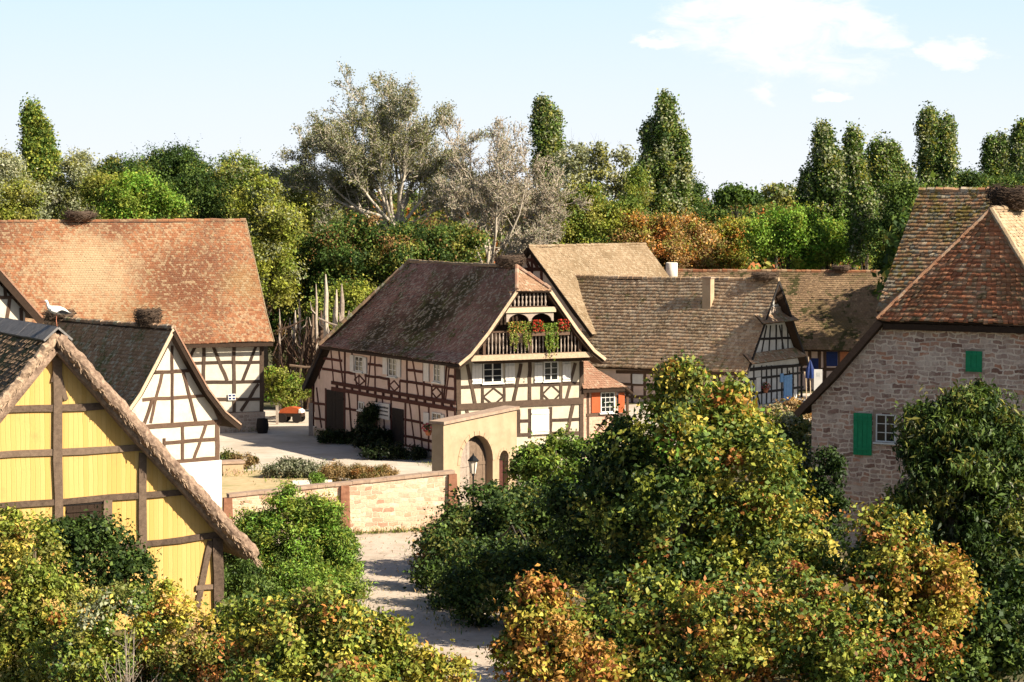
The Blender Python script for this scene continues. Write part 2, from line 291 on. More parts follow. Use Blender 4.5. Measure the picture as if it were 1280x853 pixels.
# ------------------------------------------------------------------ house helpers
class Fr:
    """a house's own frame: local x along the gable, local y along the ridge (away from the camera), z up"""
    def __init__(s, ox, oy, deg):
        s.o = np.array([ox, oy, 0.0]); s.a = R(deg)
        s.t = np.array([math.cos(s.a), math.sin(s.a), 0]); s.d = np.array([-math.sin(s.a), math.cos(s.a), 0])
    def loc(s, P):
        q = np.asarray(P) - s.o; return np.array([q @ s.t, q @ s.d, q[2]])
    def world(s, x, y, z=0): return s.o + s.t * x + s.d * y + np.array([0, 0, z])
    def ray(s, px, py):
        d = ray(px, py); return s.loc((0, 0, HCAM)), np.array([d @ s.t, d @ s.d, d[2]])
    def plane(s, px, py, axis, val):
        o, d = s.ray(px, py); k = 0 if axis == 'x' else 1
        return o + d * ((val - o[k]) / d[k])
class Wall:
    """one wall face of a house; u runs along it, z up, off outward"""
    def __init__(s, fr, root, axis, val, sign): s.fr, s.root, s.axis, s.val, s.sign = fr, root, axis, val, sign
    @property
    def n(s): return (s.sign, 0, 0) if s.axis == 'x' else (0, s.sign, 0)
    def p(s, u, z, off=0.0):
        w = s.val + s.sign * off
        return np.array([w, u, z]) if s.axis == 'x' else np.array([u, w, z])
    def uz(s, px, py):
        q = s.fr.plane(px, py, s.axis, s.val); return (q[1] if s.axis == 'x' else q[0], q[2])
    def beam(s, u0, z0, u1, z1, w=0.2, mat='beam_brown', name=None, proud=None):
        pr = proud if proud is not None else random.uniform(.018, .05)
        if name is None:
            du, dz = abs(u1-u0), abs(z1-z0); name = 'rail' if dz < .22*du else 'post' if du < .12*dz else 'brace'
        mb = MB(); k = 5 if math.hypot(u1-u0, z1-z0) > 1.2 else 2       # hewn timber: not quite straight
        pts = [np.array(s.p(u0+(u1-u0)*i/k, z0+(z1-z0)*i/k)) for i in range(k+1)]
        ax = s.p(1, 0) - s.p(0, 0)
        for i in range(1, k): pts[i] = pts[i] + ax*random.uniform(-.022, .022) + np.array([0, 0, random.uniform(-.022, .022)])
        t = pts[-1]-pts[0]; t /= np.linalg.norm(t); nn = np.array(s.n, float); b = np.cross(nn, t)
        vs = []; fs = []
        for i, q in enumerate(pts):
            hw = w/2*random.uniform(.92, 1.08)
            vs += [q+b*hw-nn*.05, q-b*hw-nn*.05, q-b*hw+nn*pr, q+b*hw+nn*pr]
        for i in range(k):
            a = 4*i
            fs += [(a, a+4, a+5, a+1), (a+1, a+5, a+6, a+2), (a+2, a+6, a+7, a+3), (a+3, a+7, a+4, a)]
        fs += [(0,1,2,3), (4*k+3, 4*k+2, 4*k+1, 4*k)]
        mb.add(vs, fs); return mb.build(name, M[mat], s.root)
    def pbeam(s, a, b, w=0.2, mat='beam_brown', name=None, proud=None):
        u0, z0 = s.uz(*a); u1, z1 = s.uz(*b); return s.beam(u0, z0, u1, z1, w, mat, name, proud)
    def window(s, u0, u1, z0, z1, cols=2, rows=3, fw=.07, mat='frame_white', sill=True, lintel=None):
        if u0 > u1: u0, u1 = u1, u0
        nn = np.array(s.n, float); mb = MB()
        def strip(a, b, w, d=.07): mb.bar(s.p(*a), s.p(*b), w, d, nn, sink=.02)
        strip((u0, z0), (u0, z1), fw); strip((u1, z0), (u1, z1), fw)
        strip((u0-fw/2, z1), (u1+fw/2, z1), fw, .074); strip((u0-fw/2, z0), (u1+fw/2, z0), fw, .074)
        for i in range(1, cols):
            u = u0+(u1-u0)*i/cols; strip((u, z0), (u, z1), fw*.95 if (cols == 2 or 2*i == cols) else .03, .06)
        for j in range(1, rows):
            z = z0+(z1-z0)*j/rows; strip((u0, z), (u1, z), .03, .052)
        if sill: mb.bar(s.p(u0-.12, z0-.08), s.p(u1+.12, z0-.08), .07, .16, nn, sink=.02)
        w = mb.build('window', M[mat], s.root)
        pb = MB(); pb.add([s.p(u0, z0, .012), s.p(u1, z0, .012), s.p(u1, z1, .012), s.p(u0, z1, .012)], [(0,1,2,3)])
        pb.build('pane', M['pane'], w); return w
    def panel(s, name, u0, u1, z0, z1, mat, d=.05, off=.0, boards=0, parent=None):
        if u0 > u1: u0, u1 = u1, u0
        mb = MB(); nn = np.array(s.n, float)
        k = max(1, boards)
        for i in range(k):
            a = u0+(u1-u0)*i/k + (.006 if boards else 0); b = u0+(u1-u0)*(i+1)/k - (.006 if boards else 0)
            mb.bar(s.p((a+b)/2, z0, off), s.p((a+b)/2, z1, off), b-a, d+random.uniform(-.006, .006), nn, sink=.02)
        if boards:
            for z in (z0+.15*(z1-z0), z1-.15*(z1-z0)): mb.bar(s.p(u0+.02, z, off+d), s.p(u1-.02, z, off+d), .09, .03, nn, sink=.015)
        return mb.build(name, M[mat], parent or s.root)
    def diamond(s, u0, u1, z0, z1, w=.09, mat='beam_brown'):
        um, zm = (u0+u1)/2, (z0+z1)/2; mb = MB(); nn = np.array(s.n, float)
        for i, (a, b) in enumerate((((um, z1), (u1, zm)), ((u1, zm), (um, z0)), ((um, z0), (u0, zm)), ((u0, zm), (um, z1)))):
            mb.bar(s.p(*a), s.p(*b), w, .07+.003*i, nn, sink=.05)
        return mb.build('diamond_brace', M[mat], s.root)

def tile_arrays(secs, te=.165, tw=.17, th=.028, jit=1.0):
    L = np.array([a for a, b in secs], float); Rr = np.array([b for a, b in secs], float)
    mid = (L+Rr)/2; seg = np.linalg.norm(np.diff(mid, axis=0), axis=1); cum = np.concatenate([[0], np.cumsum(seg)])
    tot = cum[-1]; rows = max(2, int(round(tot/te))); V = []; Q = []; base = 0
    def lr(sv):
        return (np.array([np.interp(sv, cum, L[:, k]) for k in range(3)]), np.array([np.interp(sv, cum, Rr[:, k]) for k in range(3)]))
    for r in range(rows):
        sb = tot*(r+1)/rows; st = max(0, sb-te*1.22)
        lb, rb = lr(sb); lt, rt = lr(st)
        w = np.linalg.norm(rb-lb); n = max(1, int(round(w/tw)))
        e = np.arange(n+1)/n
        if r % 2 and n > 2: e = np.concatenate([[0], (np.arange(n)+.5)/n, [1]])
        a, b = e[:-1], e[1:]; n = len(a); gap = .004/max(w, .2)
        ja = a+gap; jb = b-gap
        down = (lb+rb)/2-(lt+rt)/2; ld = np.linalg.norm(down); down = down/max(ld, 1e-6)
        ac = (rb-lb)/max(w, 1e-6); nn = np.cross(ac, down); nn = nn/ (np.linalg.norm(nn)+1e-9)
        if nn[2] < 0: nn = -nn
        dj = rng.normal(0, .012*jit, n)[:, None]; lj = (th+np.abs(rng.normal(0, .010*jit, n)))[:, None]; tl = rng.normal(0, .006*jit, n)[:, None]
        TL = lt+(rt-lt)*ja[:, None]+nn*.006; TR = lt+(rt-lt)*jb[:, None]+nn*.006
        BL = lb+(rb-lb)*ja[:, None]+down*dj+nn*(lj+tl); BR = lb+(rb-lb)*jb[:, None]+down*dj+nn*(lj-tl)
        bl = BL-nn*(th+.012); br = BR-nn*(th+.012)
        V.append(np.stack([TL, TR, BL, BR, bl, br], 1).reshape(-1, 3))
        i = base+6*np.arange(n)[:, None]
        Q.append(np.concatenate([i+[0, 2, 3, 1], i+[2, 4, 5, 3]], 0)); base += 6*n
    return np.concatenate(V), np.concatenate(Q)
def roof(root, slopes, mat, name='roof', te=.165, tw=.17, th=.028, thick=.16, under='dark_wood', jit=1.0, sag=0.0):
    """slopes: lists of (left point, right point) from the ridge down to the eave"""
    Vs, Qs, ms, b = [], [], [], 0
    for secs in slopes:
        V, Q = tile_arrays(secs, te, tw, th, jit); Vs.append(V); Qs.append(Q+b); ms.append(np.zeros(len(Q), int)); b += len(V)
        P = np.array([[a, c] for a, c in secs], float); k = len(P)
        ac = P[-1, 1]-P[-1, 0]; dn = P[-1].mean(0)-P[0].mean(0); nn = np.cross(ac, dn); nn /= np.linalg.norm(nn)
        if nn[2] < 0: nn = -nn
        top = P.reshape(-1, 3)-nn*(.014+sag*.95); bot = P.reshape(-1, 3)-nn*(thick+sag*.6)
        V = np.concatenate([top, bot]); q = []; o = 2*k
        for i in range(k-1):
            a0, a1, b0, b1 = 2*i, 2*i+1, 2*i+2, 2*i+3
            q += [(a0, b0, b1, a1), (o+a0, o+a1, o+b1, o+b0), (a0, o+a0, o+b0, b0), (a1, b1, o+b1, o+a1)]
        q += [(0, 1, o+1, o), (2*k-2, o+2*k-2, o+2*k-1, 2*k-1)]
        q = np.array(q); Vs.append(V); Qs.append(q+b); ms.append(np.ones(len(q), int)); b += len(V)
    V = np.concatenate(Vs)
    if sag:                                           # an old roof is not flat
        ph = rng.uniform(0, 6, 3)
        V = V.copy(); V[:, 2] += sag*(np.sin(V[:, 0]*.55+ph[0])+np.sin(V[:, 1]*.5+ph[1])+.5*np.sin((V[:, 0]+V[:, 1])*1.3+ph[2]))/2.5
    me = np_mesh(name, V, np.concatenate(Qs), np.concatenate(ms))
    return link_mesh(name, me, [M[mat], M[under]], root)
def ridge(root, pts, mat, name='ridge_tiles', r=.13, step=.38, lift=.0):
    mb = MB()
    for p, q in zip(pts[:-1], pts[1:]):
        p = np.array(p, float); q = np.array(q, float); n = max(1, int(np.linalg.norm(q-p)/step))
        for i in range(n):
            a = p+(q-p)*(i/n); c = p+(q-p)*((i+1.12)/n if i < n-1 else 1)
            j = np.array([0, 0, random.uniform(-.02, .02)+lift])
            mb.tube([a+j+(0, 0, .01), c+j], [r*random.uniform(.9, 1.1), r*random.uniform(.85, .98)], 7)
    return mb.build(name, M[mat], root)
def verge(root, pts, mat, name='barge_board', w=.2, d=.05, n=(0, -1, 0), drop=.1):
    mb = MB()
    for p, q in zip(pts[:-1], pts[1:]):
        mb.bar(np.array(p)-(0, 0, drop), np.array(q)-(0, 0, drop), w, d, n)
    return mb.build(name, M[mat], root)
def gable_wall(root, poly, L, mat, name='wall'):
    """poly: gable outline (x, z); pushed back along local y by L"""
    mb = MB(); mb.prism([(x, 0, z) for x, z in poly], (0, L, 0)); return mb.build(name, M[mat], root)
def nest(name, label, P, r, h, n=150, group='stork nests on the ridges', flat=False):
    mb = MB(); mb.lathe([(r*.5, 0), (r*.85, h*.35), (r*.9, h*.75), (r*.7, h*.95), (r*.3, h*.8)], 14)
    for _ in range(n):
        a = random.uniform(0, 6.28); z = random.uniform(.02, h*1.02); rr = r*(.62+.38*math.sin(min(1, z/h)*2.4))
        p = np.array([math.cos(a)*rr, math.sin(a)*rr, z]); tdir = np.array([-math.sin(a), math.cos(a), random.uniform(-.35, .35)])+rng.normal(0, .25, 3)
        l = random.uniform(.15, .45)*r; k = random.uniform(.008, .02)
        mb.tube([p-tdir*l, p+tdir*l*.2+(0, 0, .01), p+tdir*l+(0, 0, random.uniform(-.06, .08)*h)], [k, k*.9, k*.5], 4)
    o = mb.build(name, M['twig']); o.location = P; return tag(o, label, 'nest', group)

# ------------------------------------------------------------------ foliage helpers
PAL = dict(
 dark=[(.020,.042,.010),(.030,.058,.013),(.045,.078,.018)], mid=[(.06,.105,.02),(.085,.135,.027),(.11,.16,.034)],
 bright=[(.11,.22,.025),(.15,.27,.035),(.19,.29,.045)], yg=[(.19,.225,.032),(.26,.28,.045),(.14,.185,.028)],
 yellow=[(.38,.32,.05),(.46,.37,.07),(.32,.29,.045)], orange=[(.40,.20,.045),(.44,.25,.07),(.36,.15,.04)],
 rust=[(.36,.13,.045),(.28,.095,.035),(.42,.17,.05)], brown=[(.19,.11,.045),(.25,.16,.07),(.15,.085,.035)],
 grey=[(.22,.235,.14),(.28,.29,.19),(.18,.20,.12)], silver=[(.36,.36,.26),(.44,.42,.33),(.28,.29,.20)],
 olive=[(.17,.17,.035),(.23,.22,.05),(.125,.135,.032)], pinkish=[(.42,.34,.26),(.48,.40,.33),(.34,.27,.21)],
 tanfol=[(.38,.26,.12),(.45,.32,.16),(.30,.20,.09)], red=[(.42,.03,.015),(.5,.05,.02),(.36,.02,.015)], pinkp=[(.55,.08,.12),(.6,.15,.18),(.4,.03,.06)])
def leaves(name, parent, mat, C, Nn, size, aspect, cols, tang=None, fold=.12):
    n = len(C)
    Nn = Nn/(np.linalg.norm(Nn, axis=1, keepdims=True)+1e-9)
    T = rng.normal(0, 1, (n, 3)) if tang is None else tang+rng.normal(0, .35, (n, 3))
    T -= Nn*np.sum(T*Nn, 1, keepdims=True); T /= np.linalg.norm(T, axis=1, keepdims=True)+1e-9
    B = np.cross(Nn, T); s = size[:, None]
    mid = C-T*s*.08
    V = np.stack([C-T*s*.5, mid+B*s*aspect*.5+Nn*s*fold, C+T*s*.5, mid-B*s*aspect*.5+Nn*s*fold], 1).reshape(-1, 3)
    me = np_mesh(name, V, np.arange(4*n).reshape(-1, 4))
    a = me.color_attributes.new('leaf_colour', 'FLOAT_COLOR', 'POINT')
    c4 = np.ones((n, 4), np.float32); c4[:, :3] = cols
    a.data.foreach_set('color', np.repeat(c4, 4, 0).ravel())
    return link_mesh(name, me, M[mat], parent)
def pick(pal, n):
    """pal: list of (palette name, weight)"""
    w = np.array([q for _, q in pal], float); w /= w.sum(); k = rng.choice(len(pal), n, p=w)
    out = np.zeros((n, 3))
    for i, (nm, _) in enumerate(pal):
        m_ = k == i; arr = np.array(PAL[nm]); out[m_] = arr[rng.integers(0, len(arr), m_.sum())]
    return out
def sphere(n):
    v = rng.normal(0, 1, (n, 3)); return v/(np.linalg.norm(v, axis=1, keepdims=True)+1e-9)
def crown(parent, lobes, pal, leaf, mat='leaf', dens=1.0, rc=.6, aspect=.6, droop=0.0, stretch=1.0, inner=.4, clumps=None, mixw=.2, name='crown', up=.3, bumps=4, sprig=.5, gain=1.0):
    """lobes: (x,y,z, rx,ry,rz[, palette]) relative to the base. Leaves gather in clumps spread through the lobes, mostly near their skins."""
    Cs, Ns, Ss, Ks, Cl = [], [], [], [], []
    if bumps:                                        # side shoots and bulges break the outline
        ex = []
        for lb in lobes:
            for d in sphere(bumps):
                if d[2] < -.3: d[2] = -d[2]
                f = random.uniform(.12, .42); c = np.array(lb[:3])+d*np.array(lb[3:6])*random.uniform(.8, 1.02)
                ex.append((c[0], c[1], c[2], max(lb[3]*f, .25), max(lb[4]*f, .25), max(lb[5]*f, .25))+tuple(lb[6:7]))
        lobes = list(lobes)+ex
    for lb in lobes:
        x, y, z, rx, ry, rz = lb[:6]; pl = lb[6] if len(lb) > 6 else pal
        area = 4*math.pi*((rx*ry)**1.6/3+(rx*rz)**1.6/3+(ry*rz)**1.6/3)**(1/1.6)
        nc = max(5, int(dens*area/(rc*rc*2.2))) if clumps is None else clumps
        d = sphere(nc); rad = inner+(1-inner)*rng.random(nc)**.45
        cc = np.array([x, y, z])+d*np.array([rx, ry, rz])*rad[:, None]
        keep = cc[:, 2] > .05; cc, d = cc[keep], d[keep]; nc = len(cc)
        per = max(6, int(1.5*rc*rc*4*stretch**.5/(leaf*leaf*aspect)))
        rcs = rc*rng.uniform(.6, 1.25, nc)
        ccol = pick(pl, nc)
        k = np.repeat(np.arange(nc), per); n = len(k)
        e = sphere(n); rr = (.2+1.1*rng.random(n)**1.1)*rcs[k]
        off = e*rr[:, None]*np.array([1, 1, .75*stretch])
        P = cc[k]+off
        nrm = e*.3+d[k]*.4+rng.normal(0, .8, (n, 3))+np.array([0, 0, up])
        own = pick(pl, n); mk = rng.random(n) < mixw
        col = np.where(mk[:, None], own, ccol[k])*rng.uniform(.72, 1.28, n)[:, None]
        g = P[:, 2] > .02
        ns = int(area*sprig)                          # loose shoots past the outline
        if ns:
            dd = sphere(ns); dd[:, 2] = np.abs(dd[:, 2])*1.0-.15; st = np.array([x, y, z])+dd*np.array([rx, ry, rz])*rng.uniform(.8, 1.0, ns)[:, None]
            gd = dd+np.array([0, 0, .6])+rng.normal(0, .3, (ns, 3)); gd /= np.linalg.norm(gd, axis=1, keepdims=True)
            m_ = 11; ln = rng.uniform(.5, 1.5, ns)*rc*1.6; f = np.tile(np.arange(m_)/m_, ns); kk = np.repeat(np.arange(ns), m_)
            P2 = st[kk]+gd[kk]*(f*ln[kk])[:, None]+rng.normal(0, leaf*.5, (ns*m_, 3))*(1-.5*f)[:, None]; g2 = P2[:, 2] > .05
            c2 = pick(pl, ns)[kk]*rng.uniform(.75, 1.25, ns*m_)[:, None]
            Cs.append(P2[g2]); Ns.append((rng.normal(0, .9, (ns*m_, 3))+dd[kk]*.4+np.array([0, 0, up]))[g2]); Ss.append(leaf*rng.uniform(.55, 1.1, ns*m_)[g2]); Ks.append(c2[g2])
        Cs.append(P[g]); Ns.append(nrm[g]); Ss.append(leaf*rng.uniform(.45, 1.5, n)[g]); Ks.append(col[g]); Cl.append(cc)
    Ks = [k_*gain for k_ in Ks]; C = np.concatenate(Cs); tang = None
    if droop: tang = np.tile(np.array([0, 0, -droop]), (len(C), 1))
    o = leaves(name, parent, mat, C, np.concatenate(Ns), np.concatenate(Ss), aspect, np.concatenate(Ks), tang)
    return o, np.concatenate(Cl)
def limbs(parent, base_r, tips, htop, mat='bark', name='trunk', nlimb=14, lean=(0, 0), stems=1, spread=.3):
    """tapered trunk (or several stems) with limbs curving out to a spread of clump centres"""
    mb = MB()
    sel = tips[rng.permutation(len(tips))[:nlimb]] if len(tips) > nlimb else tips
    st = []
    for i in range(stems):
        a = 6.28*i/max(1, stems)+.5; o = np.array([math.cos(a), math.sin(a), 0])*(spread*.35 if stems > 1 else 0)
        top = np.array([lean[0], lean[1], htop])+o*6*(stems > 1)
        pts = [o*(1+4*f)*(1 if stems > 1 else 0)+np.array([lean[0]*f*f+random.uniform(-.05, .05)*htop*.2*f, lean[1]*f*f, htop*f]) for f in (0, .15, .35, .6, .85, 1)]
        r = base_r/(stems**.5)
        mb.tube(pts, [r*1.25, r, r*.85, r*.62, r*.4, r*.2], 8); st.append((pts, r))
    for q in sel:
        pts, r = st[random.randrange(len(st))]
        f = min(.92, max(.12, q[2]/htop*.62)); zz = f*htop
        i = max(0, min(len(pts)-2, sum(1 for p in pts if p[2] < zz)-1)); g = (zz-pts[i][2])/max(1e-3, pts[i+1][2]-pts[i][2])
        a = pts[i]+(pts[i+1]-pts[i])*g; m_ = (a+q)/2+np.array([0, 0, .12*np.linalg.norm(q-a)])
        k = r*(.42-.28*f)
        mb.tube([a, (a*.6+m_*.4)+rng.normal(0, .02, 3), m_, q], [k, k*.8, k*.55, k*.18], 5)
    return mb.build(name, M[mat], parent, True)
def plobes(px_lobes, Y, bx, squash=.9):
    """lobes measured in the photo (centre x, centre y, half width, half height[, palette[, dY]]) -> metres round the base"""
    out = []
    for l in px_lobes:
        cx, cy, rx, ry = l[:4]; pl = l[4] if len(l) > 4 and l[4] else None; dY = l[5] if len(l) > 5 else 0
        P = at(cx, cy, Y+dY); s = (Y+dY)/F
        e = [P[0]-bx, dY, P[2], rx*s, max(rx, ry*.6)*s*squash, ry*s]
        if pl: e.append(pl)
        out.append(tuple(e))
    return out
def tree(name, label, cat, group, bpx, Y, px_lobes, pal, leaf, dens=1.0, rc=.6, trunk=.2, htop=None, mat='leaf', bark='bark', nlimb=12, stems=1, kids=('trunk', 'crown'), squash=.9, **kw):
    bx = (bpx-640)/F*Y
    o = thing(name, label, cat, (bx, Y, 0), 0, group)
    lb = plobes(px_lobes, Y, bx, squash)
    c, tips = crown(o, lb, pal, leaf, mat, dens, rc, name=kids[1], **kw)
    zt = max(l[2]+l[5] for l in lb)
    if trunk: limbs(o, trunk, tips, htop or zt*.8, bark, kids[0], nlimb, stems=stems)
    return o
# ================================================================== setting: ground, path, yard
def sheet(name, pts, z, mat):
    mb = MB(); mb.add([(p[0], p[1], z) for p in pts], [tuple(range(len(pts)))]); o = mb.build(name, mat); o['kind'] = 'structure'; return o
M['ground'] = m_noise('grass_and_soil', (.045,.05,.018), (.11,.10,.045), .9, .95, .5, 8, c3=(.16,.125,.075), s3=.25, t3=(.45,.65))
M['gravel'] = m_noise('pale_gravel', (.47,.385,.315), (.56,.465,.385), 1.6, .95, .4, 40, c3=(.33,.265,.20), s3=.5, t3=(.46,.74))
M['yard'] = m_noise('trodden_yard', (.46,.40,.34), (.60,.53,.45), .9, .95, .4, 30, c3=(.40,.33,.25), s3=.3, t3=(.45,.7))
M['dry_lawn'] = m_noise('dry_lawn', (.42,.32,.18), (.56,.44,.27), 2.5, .95, .6, 30, c3=(.30,.27,.12), s3=.8, t3=(.5,.7))
sheet('ground', [(-3500,-300),(3500,-300),(3500,5500),(-3500,5500)], 0, M['ground'])
sheet('yard', [(-34,118),(-12,107),(-2,107),(2,118),(16,150),(24,160),(24,180),(2,164),(-8,150),(-14,165),(-40,160)], .006, M['yard'])
pp = [gnd(*q) for q in ((300,700),(300,672),(436,668),(533,663),(575,640),(700,640),(690,690),(700,760),(900,950),(800,1150),(640,1150),(600,900),(480,790),(430,735))]
sheet('path', pp, .010, M['gravel'])
lw = [gnd(*q) for q in ((275,636),(274,590),(330,588),(420,600),(560,606),(572,612),(430,640))]
sheet('dry_lawn', lw, .012, M['dry_lawn'])

# ================================================================== yellow barn (left foreground)
fr = Fr((272-640)/F*81.5, 81.5, 27)
H = thing('thatched_barn', 'yellow boarded timber barn with ragged thatched verge in the left foreground', 'barn', tuple(fr.o), fr.a)
XR = -5.7; ZR = 10.05
mb = MB(); mb.prism([(x, 0, z) for x, z in ((-11.4,0),(0,0),(0,3.25),(XR,ZR-.65),(-11.4,3.25))], (0, 17, 0)); mb.build('wall', M['yellow'], H)
W = Wall(fr, H, 'y', 0, -1)
Bm = 'beam_grey'
for a, b, w in (((-20,513),(139,507),.23), ((-20,570),(182,559),.22), ((-20,634),(238,614.5),.2), ((150,684),(274,668.5),.2), ((244,735),(272,733),.16)):
    W.pbeam(a, b, w, Bm, proud=random.uniform(.06,.09))
W.pbeam((70.5,446),(73,662),.3, Bm, 'post', proud=.1); W.pbeam((178,566),(178,702),.26, Bm, 'post', proud=.1)
W.pbeam((134,625),(134,690),.3, Bm, 'post', proud=.11)
W.pbeam((271,672),(273,790),.34, Bm, 'post', proud=.12); W.pbeam((263,676),(246,760),.22, Bm, 'brace', proud=.075)
W.pbeam((70.5,452),(66,478),.16, Bm, 'brace', proud=.07); W.pbeam((74,470),(82,500),.16, Bm, 'brace', proud=.07)
u0, z1 = W.uz(82, 630); u1, z0 = W.uz(127, 690)
W.panel('hatch', u0, u1, z0, z1, 'dark_wood', .03, .02, 5)
W.panel('hatch_lintel', u0-.05, u1+.05, z1-.06, z1+.04, 'door_dark', .07)
OV = .5
prof_r = [(XR, ZR), (-4.3, 8.45), (-2.6, 6.5), (-1.0, 4.75), (.3, 3.25), (1.12, 2.45)]
prof_l = [(2*XR-x, z) for x, z in prof_r]
sl = [[((x, -OV, z), (x, 17.5, z)) for x, z in prof_l], [((x, -OV, z), (x, 17.5, z)) for x, z in prof_r]]
roof(H, sl, 'thatch_moss', te=.17, tw=.15, th=.035, thick=.42, under='thatch', jit=2.5, sag=.07)
def thatch_roll(prof, r, name, mat, lo=.0):
    pts = []; prof = [np.array((x, -OV, z)) for x, z in prof]
    for p, q in zip(prof[:-1], prof[1:]):
        n = max(2, int(np.linalg.norm(q-p)/.14)); pts += [p+(q-p)*i/n for i in range(n)]
    pts.append(prof[-1]); mb = MB()
    mb.tube([p+rng.normal(0, .016, 3)-(0, 0, r*.75+lo) for p in pts], [r*random.uniform(.93, 1.08)*(.75 if i in (0, len(pts)-1) else 1) for i in range(len(pts))], 11)
    v = np.array(mb.v); v += rng.normal(0, .014, v.shape); mb.v = [tuple(p) for p in v]
    o = mb.build(name, M[mat], H)
    mb = MB(); dn = prof[-1]-prof[0]; dn /= np.linalg.norm(dn)       # loose straw ends hanging from the roll
    for _ in range(int(75*len(pts)*r)):
        p = pts[random.randrange(len(pts))]; a = random.uniform(-2.4, -.5)
        s = p-(0, 0, r*.75+lo)+np.array([0, -math.cos(a)*r*.95, math.sin(a)*r*.95])+dn*random.uniform(-.1, .1)
        dr = dn*random.uniform(.6, 1.2)+np.array([0, -random.uniform(-.1, .25), -random.uniform(.0, .8)])+rng.normal(0, .18, 3)
        l = random.uniform(.08, .24); k = random.uniform(.005, .012)
        mb.bar(s, s+dr*l, k*2, k*1.2, (0, -1, .2))
    mb.build('straw_fringe', M['thatch_straw'], o); return o
thatch_roll(prof_r, .225, 'thatch_verge', 'thatch', .02); thatch_roll(prof_l, .17, 'thatch_verge', 'thatch_straw')
mb = MB()
for i in range(17):
    y = -OV-.1+i*1.06
    for s in (-1, 1):
        mb.bar((XR+s*.24, y, ZR-.10), (XR+s*.24, y+1.1, ZR-.10+random.uniform(-.02,.02)), .62, .07+.01*(i % 2), (s*.66, 0, .75))
mb.build('ridge_boards', M['slate_cap'], H)

# ================================================================== small timbered outbuilding beside it
fr = Fr((273-640)/F*112, 112, 40)
H = thing('timbered_outbuilding', 'small white timbered outbuilding with a steep dark roof beside the yellow barn', 'outbuilding', tuple(fr.o), fr.a)
XM = -2.7
gp = [(-5.4,0),(0,0),(0,4.25),(-1.0,5.45),(XM,8.2),(-4.4,5.45),(-5.4,4.25)]
gable_wall(H, gp, 11, 'plaster_white')
W = Wall(fr, H, 'y', 0, -1); u, zs = W.uz(250, 575)
mb = MB(); mb.box(-5.46, .06, -.06, 11.05, 0, zs-.08); mb.build('plinth', M['limewash'], H)
bb = 'beam_brown'; P = lambda a, b, w=.15: W.pbeam(a, b, w, bb)
P((215,432),(215,530)); P((193,465.5),(238,463.3)); P((178,500),(258,494.6)); P((176,534.5),(276,527),.2)
P((202.5,467),(188,529)); P((229,466),(244.7,527)); P((264,503),(275,526)); P((205,548),(205,575)); P((228,531),(228,575)); P((257,531),(242,574))
P((204,554),(271,549)); P((180,581),(273,573.5),.22); P((271.5,527),(271.5,577),.22)
P((190,500),(180,530)); 
pr = [(XM,8.5),(-1.75,6.95),(-.9,5.62),(.05,4.5),(.9,3.85)]; pl = [(2*XM-x, z) for x, z in pr]
roof(H, [[((x,-.4,z),(x,11.3,z)) for x, z in pl], [((x,-.4,z),(x,11.3,z)) for x, z in pr]], 't_dark', te=.2, tw=.2, th=.035, jit=1.5, sag=.07)
ridge(H, [(XM,-.42,8.5),(XM,4,8.47),(XM,11.3,8.5)], 't_dark')
verge(H, [(x,-.43,z) for x, z in pr], 'dark_wood', w=.28, drop=.16); verge(H, [(x,-.43,z) for x, z in pl], 'pale_wood', w=.16, drop=.08)
mb = MB()
for p, q in zip(pr[:-1], pr[1:]): mb.bar(np.array((p[0],-.45,p[1]-.0)), np.array((q[0],-.45,q[1]-.0)), .07, .08, (0,-1,0))
mb.build('verge_tiles', M['t_pink'], H)
small_fr = fr

# ================================================================== big orange roofed barn at the back left
fr = Fr((328-640)/F*149, 149, 22)
H = thing('orange_roofed_barn', 'large white half-timbered barn under a long orange tiled roof at the back left', 'barn', tuple(fr.o), fr.a)
mb = MB(); mb.box(-30, 0, 0, 11, 1.25, 6.1); mb.prism([(0,0,6.0),(0,11,6.0),(0,5.5,12.7)], (-30,0,0)); mb.build('wall', M['plaster_white'], H)
mb = MB(); mb.box(-30.1, .1, -.1, 11.1, 0, 1.22); mb.build('stone_base', M['base_stone'], H)
W = Wall(fr, H, 'y', 0, -1); bb = 'beam_gable'; P = lambda a, b, w=.2: W.pbeam(a, b, w, bb)
for a, b in (((244,433),(238,446)),((266,433),(284,476)),((320,433),(303,477)),((323,480),(301,514)),((240,478),(256,514))): P(a, b, .19)
for x in (232.5,254.5,292.5): P((x,431),(x,518))
P((327,431),(327,518),.26)
P((225,454.2),(328,452.8)); P((225,478.6),(328,477)); P((225,500),(328,499)); P((222,519.5),(329,517.5),.28); P((222,432),(329,431.5),.24)
Ws = Wall(fr, H, 'x', 0, 1)
for y in (.2, 3.6, 7.2, 10.8): Ws.beam(y, 1.3, y, 6.0, .22, bb)
for z in (1.4, 3.7, 5.9): Ws.beam(0, z, 11, z, .22, bb)
zr, ze = 13.0, 5.6
roof(H, [[((-31,5.5,zr),(.5,5.5,zr)),((-31,1.0,7.3),(.5,1.0,7.3)),((-31,-.7,ze),(.5,-.7,ze))], [((-31,5.5,zr),(.5,5.5,zr)),((-31,11.7,ze),(.5,11.7,ze))]], 't_orange', te=.17, tw=.17, sag=.07)
ridge(H, [(-31,5.5,zr),(-15,5.5,zr-.05),(.5,5.5,zr)], 't_orange')
verge(H, [(.52,5.5,zr),(.52,1.0,7.3),(.52,-.7,ze)], 't_tan', n=(1,0,0), w=.16, drop=.05)
mb = MB(); mb.box(-31, .45, -.72, -.64, ze-.28, ze-.08); mb.build('eave_board', M['dark_wood'], H)
barn_fr = fr
uz = [W.uz(284.5,492.5), W.uz(294,492.5), W.uz(284.5,500.5)]
